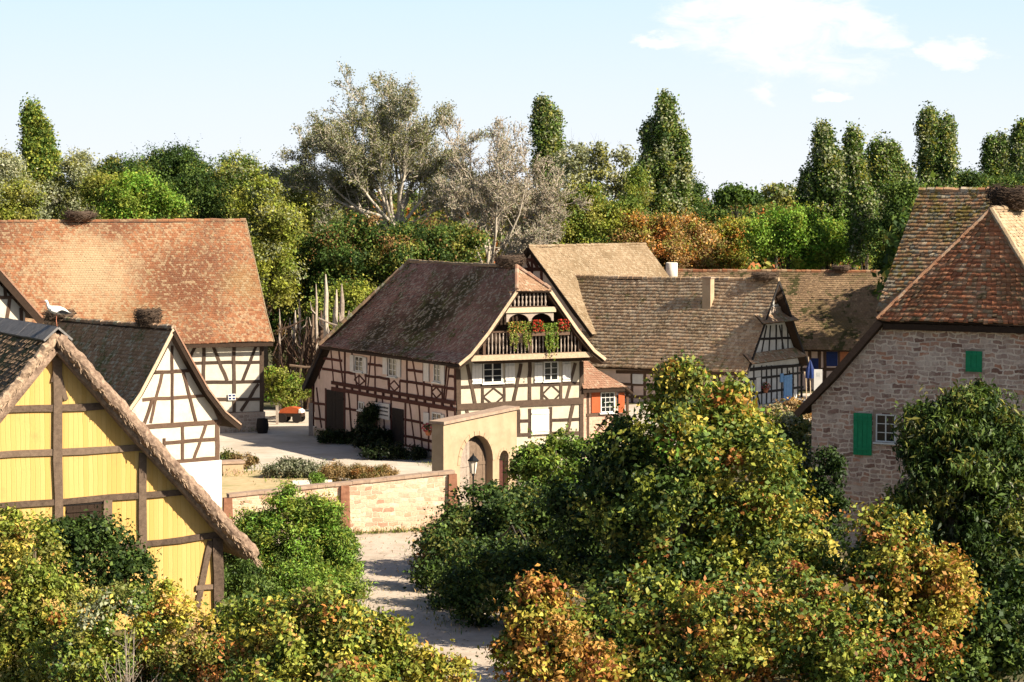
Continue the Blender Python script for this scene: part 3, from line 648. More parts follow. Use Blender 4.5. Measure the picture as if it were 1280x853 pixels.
S = thing('wall_sign', 'small white sign with dark blue marks fixed to a post of the orange roofed barn', 'sign', tuple(fr.world(uz[0][0], -.08, uz[2][1])), fr.a)
w_, h_ = uz[1][0]-uz[0][0], uz[0][1]-uz[2][1]
mb = MB(); mb.box(0, w_, -.03, 0, 0, h_); mb.build('board', M['white_paint'], S)
mb = MB()
for i in range(2):
    for j in range(2): mb.box(w_*(.08+.5*i), w_*(.42+.5*i), -.036, -.028, h_*(.12+.46*j), h_*(.40+.46*j))
mb.build('mark', M['blue_dark'], S)

# ================================================================== white house at the far left edge
fr = Fr((53-640)/F*122-.9, 122, 28)
H = thing('gabled_house', 'white timbered gable of a house cut off by the left edge of the photo', 'house', tuple(fr.o), fr.a)
gable_wall(H, [(-9.5,0),(0,0),(0,8.6),(-4.75,14.0),(-9.5,8.6)], 9, 'plaster_white')
W = Wall(fr, H, 'y', 0, -1); P = lambda a, b, w=.17: W.pbeam(a, b, w, 'beam_brown')
P((-60,373),(22,371.5)); P((12,374),(8,402)); P((26,385),(27,408)); P((4,345),(7,372)); P((-10,340),(-8,410)); P((-60,410),(40,407))
e = fr.loc(at(53,400,122)); tp = (e[0], -.45, e[2])
pr = [(-4.75, 14.9), (-2.2, 11.75), (e[0], e[2]+.1)]; pl = [(-9.5-x, z) for x, z in pr]
roof(H, [[((x,-.45,z),(x,9.3,z)) for x, z in pl], [((x,-.45,z),(x,9.3,z)) for x, z in pr]], 't_orange', th=.03)
verge(H, [(x,-.48,z) for x, z in pr], 'dark_wood', w=.42, drop=.26); verge(H, [(x,-.5,z) for x, z in pr], 't_pink', 'verge_tiles', w=.08, drop=.0)

# ================================================================== main half-timbered house
MX, MY = (570-640)/F*130, 130
fr = Fr(MX, MY, 28)
H = thing('half_timbered_house', 'long half-timbered house with flowered balcony under a half-hipped gable in the middle of the village', 'house', tuple(fr.o), fr.a)
WG, ZE = 7.8, 5.75; XM = WG/2
mb = MB(); mb.box(0, WG, 0, 16.6, .45, 5.8); mb.build('wall', M['plaster_cream'], H)
# the long side has a separate, paler pinkish plaster, a skin 3 mm thick over the wall
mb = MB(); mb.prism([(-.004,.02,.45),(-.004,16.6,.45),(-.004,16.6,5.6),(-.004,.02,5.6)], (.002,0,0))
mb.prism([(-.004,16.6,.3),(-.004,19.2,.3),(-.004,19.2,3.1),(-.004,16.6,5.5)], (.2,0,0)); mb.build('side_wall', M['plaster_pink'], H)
mb = MB(); mb.box(.1, WG, 16.62, 19.2, 0, 2.9); mb.build('lean_to_wall', M['plaster_pink'], H)
mb = MB(); mb.box(-.08, WG+.05, -.08, 19.25, 0, .44); mb.build('stone_base', M['base_stone'], H)
mb = MB(); mb.prism([(.05,.02,5.81),(WG-.05,.02,5.81),(4.95,.02,9.35),(2.85,.02,9.35)], (0,.12,0)); mb.build('gable_boarding', M['dark_wood'], H)
# --- roof
hz, hx, ho = 9.45, 1.02, -1.55
L_ = [((XM,14,10.63),(XM,.35,10.63)), ((XM-hx,14.9,hz),(XM-hx,ho,hz)), ((1.15,15.9,7.25),(1.15,ho,7.25)), ((.1,16.6,6.1),(.1,ho,6.1)), ((-.6,17.1,5.6),(-.6,ho,5.6))]
def mir(secs): return [((WG-b[0],b[1],b[2]),(WG-a[0],a[1],a[2])) for a, b in secs]
roof(H, [L_, mir(L_)], 't_main', te=.17, tw=.18, th=.03, jit=1.3, sag=.07)
roof(H, [[((XM-.02,.35,10.63),(XM+.02,.35,10.63)),((XM-hx-.05,ho-.1,hz-.05),(XM+hx+.05,ho-.1,hz-.05))]], 't_hip', 'half_hip', th=.03)
roof(H, [[((XM+.02,14,10.63),(XM-.02,14,10.63)),((WG+.6,17.1,5.6),(-.6,17.1,5.6)),((WG+.4,19.9,2.85),(-.4,19.9,2.85))]], 't_main', 'lean_to_roof')
ridge(H, [(XM,14,10.65),(XM,7,10.6),(XM,.35,10.65)], 't_tan'); ridge(H, [(XM,.35,10.65),(XM-hx,ho,hz+.03)], 't_pink', 'hip_tiles'); ridge(H, [(XM,.35,10.65),(XM+hx,ho,hz+.03)], 't_pink', 'hip_tiles')
ridge(H, [(XM,14,10.65),(-.6,17.1,5.63)], 't_dark', 'hip_tiles')
for f in (lambda x: x, lambda x: WG-x):
    pts = [(f(q[1][0]), ho-.03, q[1][2]) for q in L_[1:]]
    verge(H, pts, 'pale_wood', w=.17, drop=.06)
    mb = MB()                                            # rafters and boards under the flying gable
    for p, q in zip(pts[:-1], pts[1:]): mb.bar(np.array(p)+(0,.75,-.26), np.array(q)+(0,.75,-.26), .16, 1.35, (0,-1,0))
    mb.build('gable_soffit', M['dark_wood'], H)
verge(H, [(-.45,17.1,5.55),(-.45,19.95,2.8)], 'beam_black', n=(-1,0,0), w=.34, d=.1, drop=.05)
mb = MB(); mb.box(-.6,-.54,ho,17.1,5.38,5.52); mb.build('eave_board', M['dark_wood'], H)
# --- gable front (sunny side)
W = Wall(fr, H, 'y', 0, -1); g = 'beam_gable'; P = lambda a, b, w=.2, **k: W.pbeam(a, b, w, g, **k)
P((570.5,509),(728,501),.34, proud=.09); P((570.5,484.5),(728,479.5),.17); P((650,526.5),(728,524),.17); P((570.5,546),(728,541.5),.2)
P((570.5,526),(590,525.5),.17)
P((572,455),(573.5,555),.26,proud=.06); P((603,455),(603,508),.17); P((630,480),(630,507),.17); P((662,452),(662,505),.2); P((677.5,478),(677.5,504),.16); P((701,478),(701,503),.16); P((726.5,452),(726.5,552),.24,proud=.06)
P((584,456),(594,507),.19); P((651,455),(641,506),.19); P((719,454),(707,502),.19)
P((648,512),(648,545),.18); P((662,511),(662,548),.2); P((688,509),(688,545),.2); P((716,506),(707,548),.2); P((583,512),(590,545),.18); P((605,512),(605,545),.18); P((625,511),(632,545),.18)
W.pbeam((592,452),(735,448),.26,g,'rail',proud=.1)
def dia(W, xa, xb, ya, yb, **k):
    u0, z1 = W.uz(xa, ya); u1, z0 = W.uz(xb, yb); W.diamond(u0, u1, z0, z1, **k)
dia(W, 604,629.5,486,506, mat=g, w=.1); dia(W, 678,700.5,482,503, mat=g, w=.1)
def win(W, xa, xb, ya, yb, cols=2, rows=3, **k):
    xm = (xa+xb)/2; u0, _ = W.uz(xa, (ya+yb)/2); u1, _ = W.uz(xb, (ya+yb)/2); _, z1 = W.uz(xm, ya); _, z0 = W.uz(xm, yb); return W.window(u0, u1, z0, z1, cols, rows, **k)
def pan(W, nm, xa, xb, ya, yb, mat, **k):
    xm = (xa+xb)/2; u0, _ = W.uz(xa, (ya+yb)/2); u1, _ = W.uz(xb, (ya+yb)/2); _, z1 = W.uz(xm, ya); _, z0 = W.uz(xm, yb); return W.panel(nm, u0, u1, z0, z1, mat, **k)
win(W, 604,627,454,478); win(W, 680,697,452.5,475.5)
for a, b, c, d in ((589.5,602,454,480),(631,643,454,479.5),(667.5,677.5,453.5,478.5),(702.5,713,452.5,477)): pan(W, 'shutter', a, b, c, d, 'white_paint', d=.04, off=.055, boards=3)
pan(W, 'door', 663.5,686,512,543, 'limewash', d=.05, off=.03, boards=4)
# --- balcony
by = -1.2
u0 = fr.plane(590,446,'y',by); u1 = fr.plane(737,443,'y',by)
bz = (u0[2]+u1[2])/2; bx0, bx1 = u0[0], u1[0]
mb = MB(); mb.box(bx0, bx1, by, .02, bz-.16, bz+.06); bal = mb.build('balcony', M['beam_grey'], H)
mb = MB(); mb.box(bx0-.12, bx1+.12, by-.16, by-.01, bz-.2, bz+.1); mb.build('balcony_beam', M['pale_wood'], bal)
Wb = Wall(fr, H, 'y', by, -1)
ru0, rz = Wb.uz(604, 416.5); ru1, _ = Wb.uz(726, 416.5)
def balustrade(parent, x0, x1, y, z0, z1, n, rail='beam_brown', r=.045):
    mb = MB(); mb.box(x0, x1, y-.05, y+.05, z1, z1+.1); mb.box(x0, x1, y-.045, y+.045, z0, z0+.06); mb.build('railing', M[rail], parent)
    for i in range(n):
        x = x0+(x1-x0)*(i+.5)/n; h = z1-z0-.06; mb = MB()
        mb.lathe([(r*.7,0),(r*.7,h*.1),(r*1.15,h*.28),(r*.6,h*.5),(r*1.15,h*.72),(r*.7,h*.9),(r*.7,h)], 8, (x, y, z0+.06)); mb.build('baluster', M['baluster'], parent)
balustrade(bal, ru0, ru1, by+.03, bz+.06, rz-.02, 27)
for x in (ru0+.05, ru1-.05, XM):
    mb = MB(); mb.box(x-.08, x+.08, by-.04, by+.12, bz+.05, rz+.12 if x != XM else 8.1); mb.build('balcony_post', M['beam_brown'], bal)
# upper gallery under the half hip
gy = -1.32; Wg = Wall(fr, H, 'y', gy, -1)
a0, gz = Wg.uz(630, 388.5); a1, _ = Wg.uz(694, 386)
mb = MB(); mb.box(a0, a1, gy-.1, gy+.14, gz-.13, gz+.15); gal = mb.build('gallery_beam', M['pale_wood'], H)
b0, gt = Wg.uz(639, 369); b1, _ = Wg.uz(681, 369)
balustrade(gal, b0-.15, b1+.15, gy, gz+.16, gt+.1, 10, r=.06)
c0, cz = Wg.uz(633, 403); c1, _ = Wg.uz(692, 400)
cm = (c0+c1)/2; pts = [(c0, gy, gz-.14), (c0, gy, cz)]
for s0, s1 in ((c0+.12, cm-.07), (cm+.07, c1-.12)):
    for i in range(11):
        th = math.pi*(1-i/10); pts.append(((s0+s1)/2+(s1-s0)/2*math.cos(th), gy, cz+.02+(gz-.22-cz)*math.sin(th)))
pts += [(c1, gy, cz), (c1, gy, gz-.14)]
mb = MB(); mb.prism(pts, (0, .1, 0)); mb.build('arched_panel', M['baluster'], H)
# --- long shaded side
W = Wall(fr, H, 'x', -.004, -1); r = 'beam_red'; B = lambda a, b, c, d, w=.17: W.beam(a, b, c, d, w, r)
Lp = lambda px: W.uz(px, 480)[0]
for z, w in ((.42,.24),(3.0,.22),(3.36,.22),(5.42,.2)): W.beam(0, z, 16.6, z, w, r, 'rail', proud=.05+.01*z/5)
def seg(z, xs, w=.15):
    for a, b in xs: B(Lp(a), z, Lp(b), z, w)
seg(4.1, ((570,541),(539,500),(487,456),(443,432),(431,403))); seg(4.78, ((529,509),(478,460))); seg(4.75, ((428,400),(570,560)))
seg(1.95, ((570,505),(489,472),(431,428),(408,391),(447,431))); seg(1.02, ((570,505),(489,472),(408,391)))
for px in (569,530,509,469,431.5): B(Lp(px), 3.45, Lp(px), 5.4, .18)
for px in (449,457.5,487,500,540,553): B(Lp(px), 3.45, Lp(px), 4.1, .13)
for px in (569,536,507,489,471,447,431,407.5,391.5): B(Lp(px), .5, Lp(px), 2.95, .18)
for a, b in ((516,523),(562,557),(559,555),(483,486),(464,460),(440,446),(424,429),(414,417),(402,399)): B(Lp(a), 5.35, Lp(b), 3.45, .14)
for a, b in ((512,519),(524,528),(478,482),(396,402),(436,440),(559,563)): B(Lp(a), 2.9, Lp(b), .5, .14)
for i in range(15):
    y = .5+i*1.09; mb = MB(); mb.box(-.09, .02, y-.1, y+.1, 3.1, 3.26); mb.build('joist_end', M[r], H)
for a, b in ((443,456),(487,499),(539.5,552)):
    y0, y1 = Lp(a), Lp(b); W.diamond(min(y0,y1), max(y0,y1), 3.46, 4.05, .09, r)
for a, b, c, d in ((444.5,454,446,464),(486.5,496,448,470),(543,551,454,477)): win(W, a, b, c, d, 2, 3)
for a, b, c, d in ((438.5,443,444,464.5),(455,459,447,467),(479.5,485,446,468),(497,501.5,449,472),(530.5,537,452,477),(552,556.5,456,481)): pan(W, 'shutter', a, b, c, d, 'white_paint', d=.04, off=.05)
win(W, 449,455,503,512,2,1); win(W, 541,552,517,529,2,2)
for a, b, c, d in ((530.5,537,516,530),(553,556,519,532)): pan(W, 'shutter', a, b, c, d, 'white_paint', d=.04, off=.05)
pan(W, 'barn_door', 409,431,489,543,'door_dark', d=.05, off=.02, boards=6); pan(W, 'door', 491,505,511,562,'door_dark', d=.05, off=.02, boards=4)
pan(W, 'vine_trellis', 449,470,514,545,'dark_wood', d=.04, off=.02)
mb = MB(); y0 = Lp(504); y1 = Lp(491)
for i in range(3): mb.box(-.35*(3-i)-.1, -.082, min(y0,y1)-.2, max(y0,y1)+.2, .15*i, .15*(i+1))
mb.build('steps', M['sand_cap'], H)
S = None
yA, zT = W.uz(489.2, 505.5); yB, zB = W.uz(472, 522)
y0, y1 = min(yA, yB), max(yA, yB)
Wp = fr.world(-.11, (y0+y1)/2, zB)
S = thing('notice_board', 'white notice board with three lines of writing on the shaded main house', 'sign', tuple(Wp), fr.a)
w_ = y1-y0; h_ = zT-zB
mb = MB(); mb.box(-.04, 0, -w_/2, w_/2, 0, h_); mb.build('board', M['white_paint'], S)
mb = MB()
for ln, (zz, hh) in enumerate(((.68,.14),(.46,.12),(.22,.09))):     # strokes too small in the photo to read as letters
    x = w_*.44
    while x > -w_*.42:
        l = random.uniform(.03,.07); mb.box(-.047, -.041, x-l, x, h_*zz, h_*(zz+hh*random.uniform(.6,1))); x -= l+random.uniform(.015,.035)
mb.build('writing', M['iron'], S)
main_fr = fr
# --- red shuttered annex against its right side
ax = thing('brick_annex', 'small pinkish brick annex with orange red shutters against the balcony house', 'annex', tuple(fr.world(WG+.01, .25, 0)), fr.a)
fa = Fr(*fr.world(WG+.01, .25)[:2], 28)
aw, al = 2.35, 3.6
mb = MB(); mb.box(.02, aw, 0, al, 0, 3.75); mb.build('wall', M['brick_pink'], ax)
roof(ax, [[((.02,.9,5.9),(.3,.9,5.9)),((.0,.2,4.85),(1.2,.2,4.85)),((-.05,-.45,3.85),(aw+.45,-.45,3.85))], [((.3,.9,5.9),(.3,3.2,5.9)),((1.2,.2,4.85),(1.2,3.8,4.85)),((aw+.45,-.45,3.85),(aw+.45,al+.4,3.85)),((aw+1.0,-.2,3.5),(aw+1.0,al+.4,3.5))]], 't_pink', te=.15, tw=.16)
W = Wall(fa, ax, 'y', 0, -1)
win(W, 751,767.5,491,515, 3, 4, fw=.06)
pan(W, 'shutter', 739,749.5,490,516,'orange_paint', d=.04, off=.05); pan(W, 'shutter', 772.5,780,491,516,'orange_paint', d=.04, off=.05)
for a, b in (((735,490),(735,545)),((784,490),(784,545)),((733,519),(786,518)),((760,521),(745,540)),((762,521),(776,540))): W.pbeam(a, b, .16, 'beam_brown')
mb = MB(); mb.box(-.02, aw+.3, -.42, -.36, 3.62, 3.78); mb.build('eave_board', M['dark_wood'], ax)

# ================================================================== tan roofed house behind (F) and long brown roofed house (G), barn H
Yf = 177.5; fr = Fr((660-640)/F*Yf, Yf, -45); zr = 10.89
H = thing('tan_roofed_house', 'tall house with a pale tan tiled roof and dark timbered gable behind the balcony house', 'house', tuple(fr.o), fr.a)
gable_wall(H, [(-6.0,0),(6.0,0),(6.0,4.4),(0,10.4),(-6.0,4.4)], 12.5, 'plaster_pink')
for v in H.children: v.location = (0, .35, 0)
W = Wall(fr, H, 'y', .35, -1)
for a, b in (((655,325),(672,325)),((655,337),(681,337)),((665,318),(665,350)),((677,331),(677,352)),((667,326),(673,337)),((658,326),(663,337))): W.pbeam(a, b, .26, 'beam_red')
roof(H, [[((0,0,zr),(0,12.9,zr)),((4.6,0,zr-4.6),(4.6,12.9,zr-4.6)),((6.45,0,zr-6.2),(6.45,12.9,zr-6.2))], [((0,0,zr),(0,12.9,zr)),((-6.45,0,zr-6.3),(-6.45,12.9,zr-6.3))]], 't_tan', te=.2, tw=.2, th=.03, jit=1.0, sag=.07)
ridge(H, [(0,0,zr),(0,12.9,zr)], 't_tan'); verge(H, [(0,-.03,zr),(6.45,-.03,zr-6.2)], 'dark_wood', w=.25, drop=.15); verge(H, [(0,-.03,zr),(-6.45,-.03,zr-6.3)], 'dark_wood', w=.25, drop=.15)

fr = Fr((930-640)/F*166, 166, 60); wg = 9.6; zr = 8.67
H = thing('brown_roofed_house', 'low house under a long mottled brown roof with two skirt roofs across its gable', 'house', tuple(fr.o), fr.a)
gable_wall(H, [(0,0),(wg,0),(wg,2.6),(wg/2,8.1),(0,2.6)], 20, 'plaster_grey')
mb = MB(); mb.prism([(-.004,.02,.0),(-.004,20,.0),(-.004,20,2.55),(-.004,.02,2.55)], (.002,0,0)); mb.build('side_wall', M['plaster_pink'], H)
prl = [(wg/2,zr),(1.6,4.9),(-.55,2.45)]; prr = [(wg-x, z) for x, z in prl]
roof(H, [[((x,20,z),(x,-.5,z)) for x, z in prl], [((x,-.5,z),(x,20,z)) for x, z in prr]], 't_brown', te=.29, tw=.25, th=.06, jit=1.7, sag=.10)
ridge(H, [(wg/2,-.5,zr),(wg/2,9,zr-.06),(wg/2,20,zr)], 't_brown', r=.17)
verge(H, [(x,-.53,z) for x, z in prr], 'beam_black', w=.22, drop=.12); verge(H, [(x,-.53,z) for x, z in prl], 'beam_black', w=.18, drop=.14)
W = Wall(fr, H, 'y', 0, -1); k = 'beam_black'; P = lambda a, b, w=.17: W.pbeam(a, b, w, k)
for i, (xa, xb, ya, yb) in enumerate(((954,999,392,405),(940,1009,440,455))):
    We = Wall(fr, H, 'y', -.8, -1); ua, zb = We.uz(xa, yb); ub, _ = We.uz(xb, yb); zt = zb+.62
    roof(H, [[((ua+.3,-.02,zt),(ub-.3,-.02,zt)),((ua,-.8,zb),(ub,-.8,zb))]], 't_dark', 'skirt_roof', te=.2, tw=.25, th=.015, thick=.08, jit=.3)
pan(W, 'gable_boarding', 961,983,383,392,'baluster', d=.04, off=.01, boards=6); pan(W, 'gable_hatch', 968,974,366,380,'dark_wood', d=.04, off=.02)
P((947,424),(1000,422)); P((958,407),(952,440)); P((963,407),(961,440)); P((970,406),(970,440)); P((977,406),(978,440)); P((984,406),(985,439)); P((990,406),(996,439)); P((974,407),(980,440))
P((931,470),(932,512),.3); P((932,475),(1004,466)); P((932,493),(1004,484)); P((932,511.5),(1004,498.5),.25)
for x in (942,952,958,964,971,977,984,991,997,1002): P((x,457),(x,510-.18*(x-932)),.2)
P((932,463),(1004,456),.22); P((946,494),(950,508)); P((986,464),(992,482)); P((935,478),(941,494))
pan(W, 'door', 979,989,469,503,'blue_paint', d=.05, off=.04, boards=3); pan(W, 'shutter', 944.5,950,472,490,'white_paint', d=.04, off=.05)
pan(W, 'shutter', 974.5,978.5,467,478,'blue_paint', d=.04, off=.05)
W = Wall(fr, H, 'x', -.004, -1); P = lambda a, b, w=.2: W.pbeam(a, b, w, 'beam_brown')
for x in (790,806,822,838,854,870,885,899,911,928): P((x,464),(x,511))
P((770,480),(930,485)); P((770,496),(930,499)); P((780,512),(930,513)); P((770,465),(930,468),.24); P((846,466),(840,482)); P((862,482),(868,497)); P((920,470),(914,484)); P((892,486),(898,498)); P((912,472),(905,490)); P((895,470),(888,488)); P((880,500),(930,503),.16)
pan(W, 'shutter', 791,804,468,480,'white_paint', d=.05, off=.03); pan(W, 'orange_panel', 862,880,470,486,'terracotta', d=.03, off=.01)
# chimney on the brown roof
cp = fr.plane(886, 364, 'x', 3.4)
mb = MB(); cy = cp[1]; mb.box(3.0,3.62,cy-.32,cy+.32,6.3,8.75); ch = mb.build('chimney', M['sandstone'], H)
mb = MB(); mb.box(2.94,3.68,cy-.38,cy+.38,8.752,8.86); mb.build('chimney_cap', M['sand_cap'], ch)
brown_fr = fr

fr = Fr((820-640)/F*184, 184, -10); zr = 8.75
H = thing('long_far_barn', 'long olive brown tiled barn with blue and brown walls behind the brown roofed house', 'barn', tuple(fr.o), fr.a)
mb = MB(); mb.box(0,26,0,11,0,3.4); mb.prism([(0,0,3.4),(0,11,3.4),(0,5.5,8.4)], (26,0,0)); mb.build('wall', M['plaster_pink'], H)
roof(H, [[((-.4,5.5,zr),(26.4,5.5,zr)),((-.4,-.7,3.1),(26.4,-.7,3.1))], [((-.4,5.5,zr),(26.4,5.5,zr)),((-.4,11.7,3.1),(26.4,11.7,3.1))]], 't_far', te=.22, tw=.22, th=.035, jit=1.5, sag=.07)
ridge(H, [(-.4,5.5,zr),(26.4,5.5,zr)], 't_orange', r=.16)
W = Wall(fr, H, 'y', 0, -1)
pan(W, 'blue_panel', 1033,1047,440,458,'blue_dark', d=.04, off=.01); pan(W, 'blue_panel', 1014,1023,448,470,'blue_dark', d=.04, off=.01); pan(W, 'orange_panel', 1050,1062,440,460,'terracotta', d=.04, off=.01)
for x in (1012,1024,1031,1049,1064,1080): W.pbeam((x,436),(x,500), .25, 'beam_brown')
W.pbeam((1000,462),(1090,462),.25,'beam_brown')
c = fr.plane(840, 340, 'y', 5.2); mb = MB(); mb.lathe([(.46,7.6),(.46,9.35),(.40,9.42),(.40,9.3)], 20, (c[0], 5.0, 0)); mb.build('chimney', M['white_chimney'], H, True)
far_fr = fr

# ================================================================== stone house on the right
fr = Fr((1016-640)/F*100, 100, -32); ww = 13.8; xm = 6.9; zr = 13.93
H = thing('stone_house', 'big rubble stone house with green shutters under a half-hipped red tile roof', 'house', tuple(fr.o), fr.a)
hx0 = 3.17
gable_wall(H, [(0,0),(ww,0),(ww,5.95),(10.5,9.4),(3.3,9.4),(0,5.95)], 19, 'stone_house')
ov = -.35
Ls = [((xm,20,zr),(xm,2.15,zr)), ((hx0,20,9.5),(hx0,ov,9.5)), ((1.0,20,7.1),(1.0,ov,7.1)), ((-.55,20,5.53),(-.55,ov,5.53))]
Rs = [((ww-b[0],b[1],b[2]),(ww-a[0],a[1],a[2])) for a, b in Ls]
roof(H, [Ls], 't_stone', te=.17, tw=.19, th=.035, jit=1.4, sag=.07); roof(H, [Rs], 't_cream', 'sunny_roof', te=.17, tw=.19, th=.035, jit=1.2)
roof(H, [[((xm-.02,2.15,zr),(xm+.02,2.15,zr)),((hx0-.12,ov-.12,9.42),(ww-hx0+.12,ov-.12,9.42))]], 't_stone', 'half_hip', te=.205, tw=.21, th=.06, jit=2.0, sag=.03)
ridge(H, [(xm,2.15,zr),(xm,20,zr)], 't_tan'); ridge(H, [(xm,2.15,zr),(hx0-.1,ov-.1,9.5)], 't_ridge', 'hip_tiles', r=.1); ridge(H, [(xm,2.15,zr),(ww-hx0+.1,ov-.1,9.5)], 't_cream', 'hip_tiles')
verge(H, [(x,ov-.03,z) for x, z in ((hx0,9.5),(1.0,7.1),(-.55,5.53))], 'beam_brown', w=.26, d=.08, drop=.14)
mb = MB(); mb.box(hx0+.1,ww-hx0-.1,ov+.02,-.005,9.05,9.3); mb.build('eave_soffit', M['dark_wood'], H)
# rear cross wing with the mossy roof
mz0 = 9.55; mx = .67
roof(H, [[((mx,9.7,14.7),(9,9.7,14.7)),((mx,5.0,mz0),(9,5.0,mz0))], [((mx,9.7,14.7),(9,9.7,14.7)),((mx,14.4,mz0),(9,14.4,mz0))]], 't_moss', 'mossy_wing_roof', te=.215, tw=.21, th=.065, jit=2.0, sag=.07)
mb = MB(); mb.prism([(mx+.3,5.3,0),(mx+.3,14.1,0),(mx+.3,14.1,9.7),(mx+.3,9.7,14.45),(mx+.3,5.3,9.7)], (3,0,0)); mb.build('rear_wing_wall', M['stone_house'], H)
ridge(H, [(mx,9.7,14.7),(9,9.7,14.7)], 't_moss', r=.15)
W = Wall(fr, H, 'y', 0, -1)
win(W, 1096,1119,519,552, 2, 3, fw=.05)
pan(W, 'shutter', 1067.5,1090.5,516.5,569,'green_paint', d=.05, off=.05, boards=4); pan(W, 'small_shutter', 1207.5,1228,439,465,'green_paint', d=.05, off=.03, boards=3)
pan(W, 'window_surround', 1091.5,1094.5,514,556,'sand_cap', d=.03); pan(W, 'window_surround', 1091.5,1123,513,516.5,'sand_cap', d=.035); 
for a, b, c, d in ((1205,1231,436.5,438.5),(1205,1231,465.5,468)): pan(W, 'window_surround', a, b, c, d, 'sand_cap', d=.03)
stone_fr = fr

# ================================================================== garden wall and gateway
A = gnd(284, 684); Bq = gnd(560, 661); A[1] = 101.8; A[0] = (284-640)/F*101.8; Bq[1] = 105; Bq[0] = (568-640)/F*105
dv = (Bq-A)[:2]; Lw = np.linalg.norm(dv); fr = Fr(A[0], A[1], math.degrees(math.atan2(dv[1], dv[0])))
G = thing('garden_wall', 'pale sandstone garden wall with three red stone pillars along the path', 'wall', tuple(fr.o), fr.a)
z0, z1 = 1.72, 2.38
mb = MB(); mb.prism([(0,0,0),(Lw,0,0),(Lw,0,z1),(Lw/2,0,(z0+z1)/2),(0,0,z0)], (0,.42,0)); mb.build('wall', M['garden_wall'], G)
mb = MB(); n = 13
for i in range(n):
    u, v = Lw*i/n, Lw*(i+1)/n; za, zb = z0+(z1-z0)*i/n, z0+(z1-z0)*(i+1)/n; j = random.uniform(-.012,.012)
    mb.prism([(u+.006,-.07,za+.002+j),(v-.006,-.07,zb+.002+j),(v-.006,-.07,zb+.13+j),(u+.006,-.07,za+.13+j)], (0,.56,0))
mb.build('coping', M['sand_cap'], G)
for px in (285, 431.5, 566):
    u = fr.plane(px, 640, 'y', -.1)[0]; zt = z0+(z1-z0)*max(0, min(1, u/Lw)); mb = MB()
    mb.prism([(u-.22,-.18,0),(u+.22,-.18,0),(u+.18,-.14,zt-.01),(u-.18,-.14,zt-.01)], (0,.3,0)); mb.build('pillar', M['red_sandstone'], G)
fr = Fr((554-640)/F*109, 109, 55)
G = thing('stone_gateway', 'sunlit sandstone gateway with one tall arch and one small door arch', 'gateway', tuple(fr.o), fr.a)
# t = (cos55, sin55): runs away to the right; its face looks right-front (-d side)
W = Wall(fr, G, 'y', 0, -1)
gl = fr.plane(646, 560, 'y', 0)[0]; zl = W.uz(555, 531)[1]; zrr = W.uz(645, 512)[1]
def arch(ua, ub, ztop):
    r = (ub-ua)/2; zs = ztop-r*1.0; return [(ua, 0)]+[((ua+ub)/2-r*math.cos(math.pi*i/14), zs+r*math.sin(math.pi*i/14)) for i in range(15)]+[(ub, 0)]
ua = W.uz(575, 600)[0]; ub = W.uz(616, 600)[0]; zt = W.uz(597, 544)[1]; va = W.uz(624, 600)[0]; vb = W.uz(635.5, 600)[0]; vt = W.uz(630, 563)[1]
out = [(0,0)]+arch(ua, ub, zt)+arch(va, vb, vt)+[(gl,0),(gl,zrr),(0,zl)]
mb = MB(); mb.prism([(u,0,z) for u, z in out], (0,.66,0)); mb.build('wall', M['sandstone'], G)
mb = MB(); n = 7
for i in range(n):
    u, v = -.1+(gl+.2)*i/n, -.1+(gl+.2)*(i+1)/n; za, zb = zl+(zrr-zl)*i/n, zl+(zrr-zl)*(i+1)/n
    mb.prism([(u+.005,-.1,za+.003),(v-.005,-.1,zb+.003),(v-.005,-.1,zb+.14),(u+.005,-.1,za+.14)], (0,.86,0))
mb.build('coping', M['sand_cap'], G)
for (a, b, t_) in ((ua, ub, zt), (va, vb, vt)):
    mb = MB(); r = (b-a)/2; zs = t_-r; k = 11
    for i in range(k):
        t0, t1 = math.pi*i/k+.012, math.pi*(i+1)/k-.012; c = (a+b)/2; w = .2 if r > .6 else .13
        mb.prism([(c-rr*math.cos(tt), -.022-.004*(i % 2), zs+rr*math.sin(tt)) for rr, tt in ((r-.004,t0),(r-.004,t1),(r+w,t1),(r+w,t0))], (0,.02,0))
    mb.build('arch_ring', M['sandstone'], G)
mb = MB(); mb.box(va-.03, vb+.03, .3, .36, 1.9, 2.05); mb.box(va, vb, .3, .34, 0, 1.9); mb.build('door', M['beam_red'], G)
gate_fr = fr
um = (ua+ub)/2; rr_ = (ub-ua)/2; zs_ = zt-rr_
for sg in (-1, 1):                                  # two boarded leaves set back in the arch
    for i in range(5):
        a_, b_ = um+sg*rr_*i/5+sg*.006, um+sg*rr_*(i+1)/5-sg*.006; xm_ = max(abs(a_-um), abs(b_-um)); top_ = zs_+math.sqrt(max(0, rr_*rr_-min(abs(a_-um), abs(b_-um))**2))-.0
        if i == 0: mb = MB()
        mb.prism([(min(a_,b_),.40+.008*(i % 2),.06),(max(a_,b_),.40+.008*(i % 2),.06),(max(a_,b_),.40+.008*(i % 2),top_),(min(a_,b_),.40+.008*(i % 2),top_)], (0,.05,0))
    for z in (.7, 2.0): mb.box(min(um+sg*.05, um+sg*rr_*.95), max(um+sg*.05, um+sg*rr_*.95), .372, .398, z, z+.14)
    mb.build('gate_leaf', M['beam_grey' if sg > 0 else 'baluster'], G)
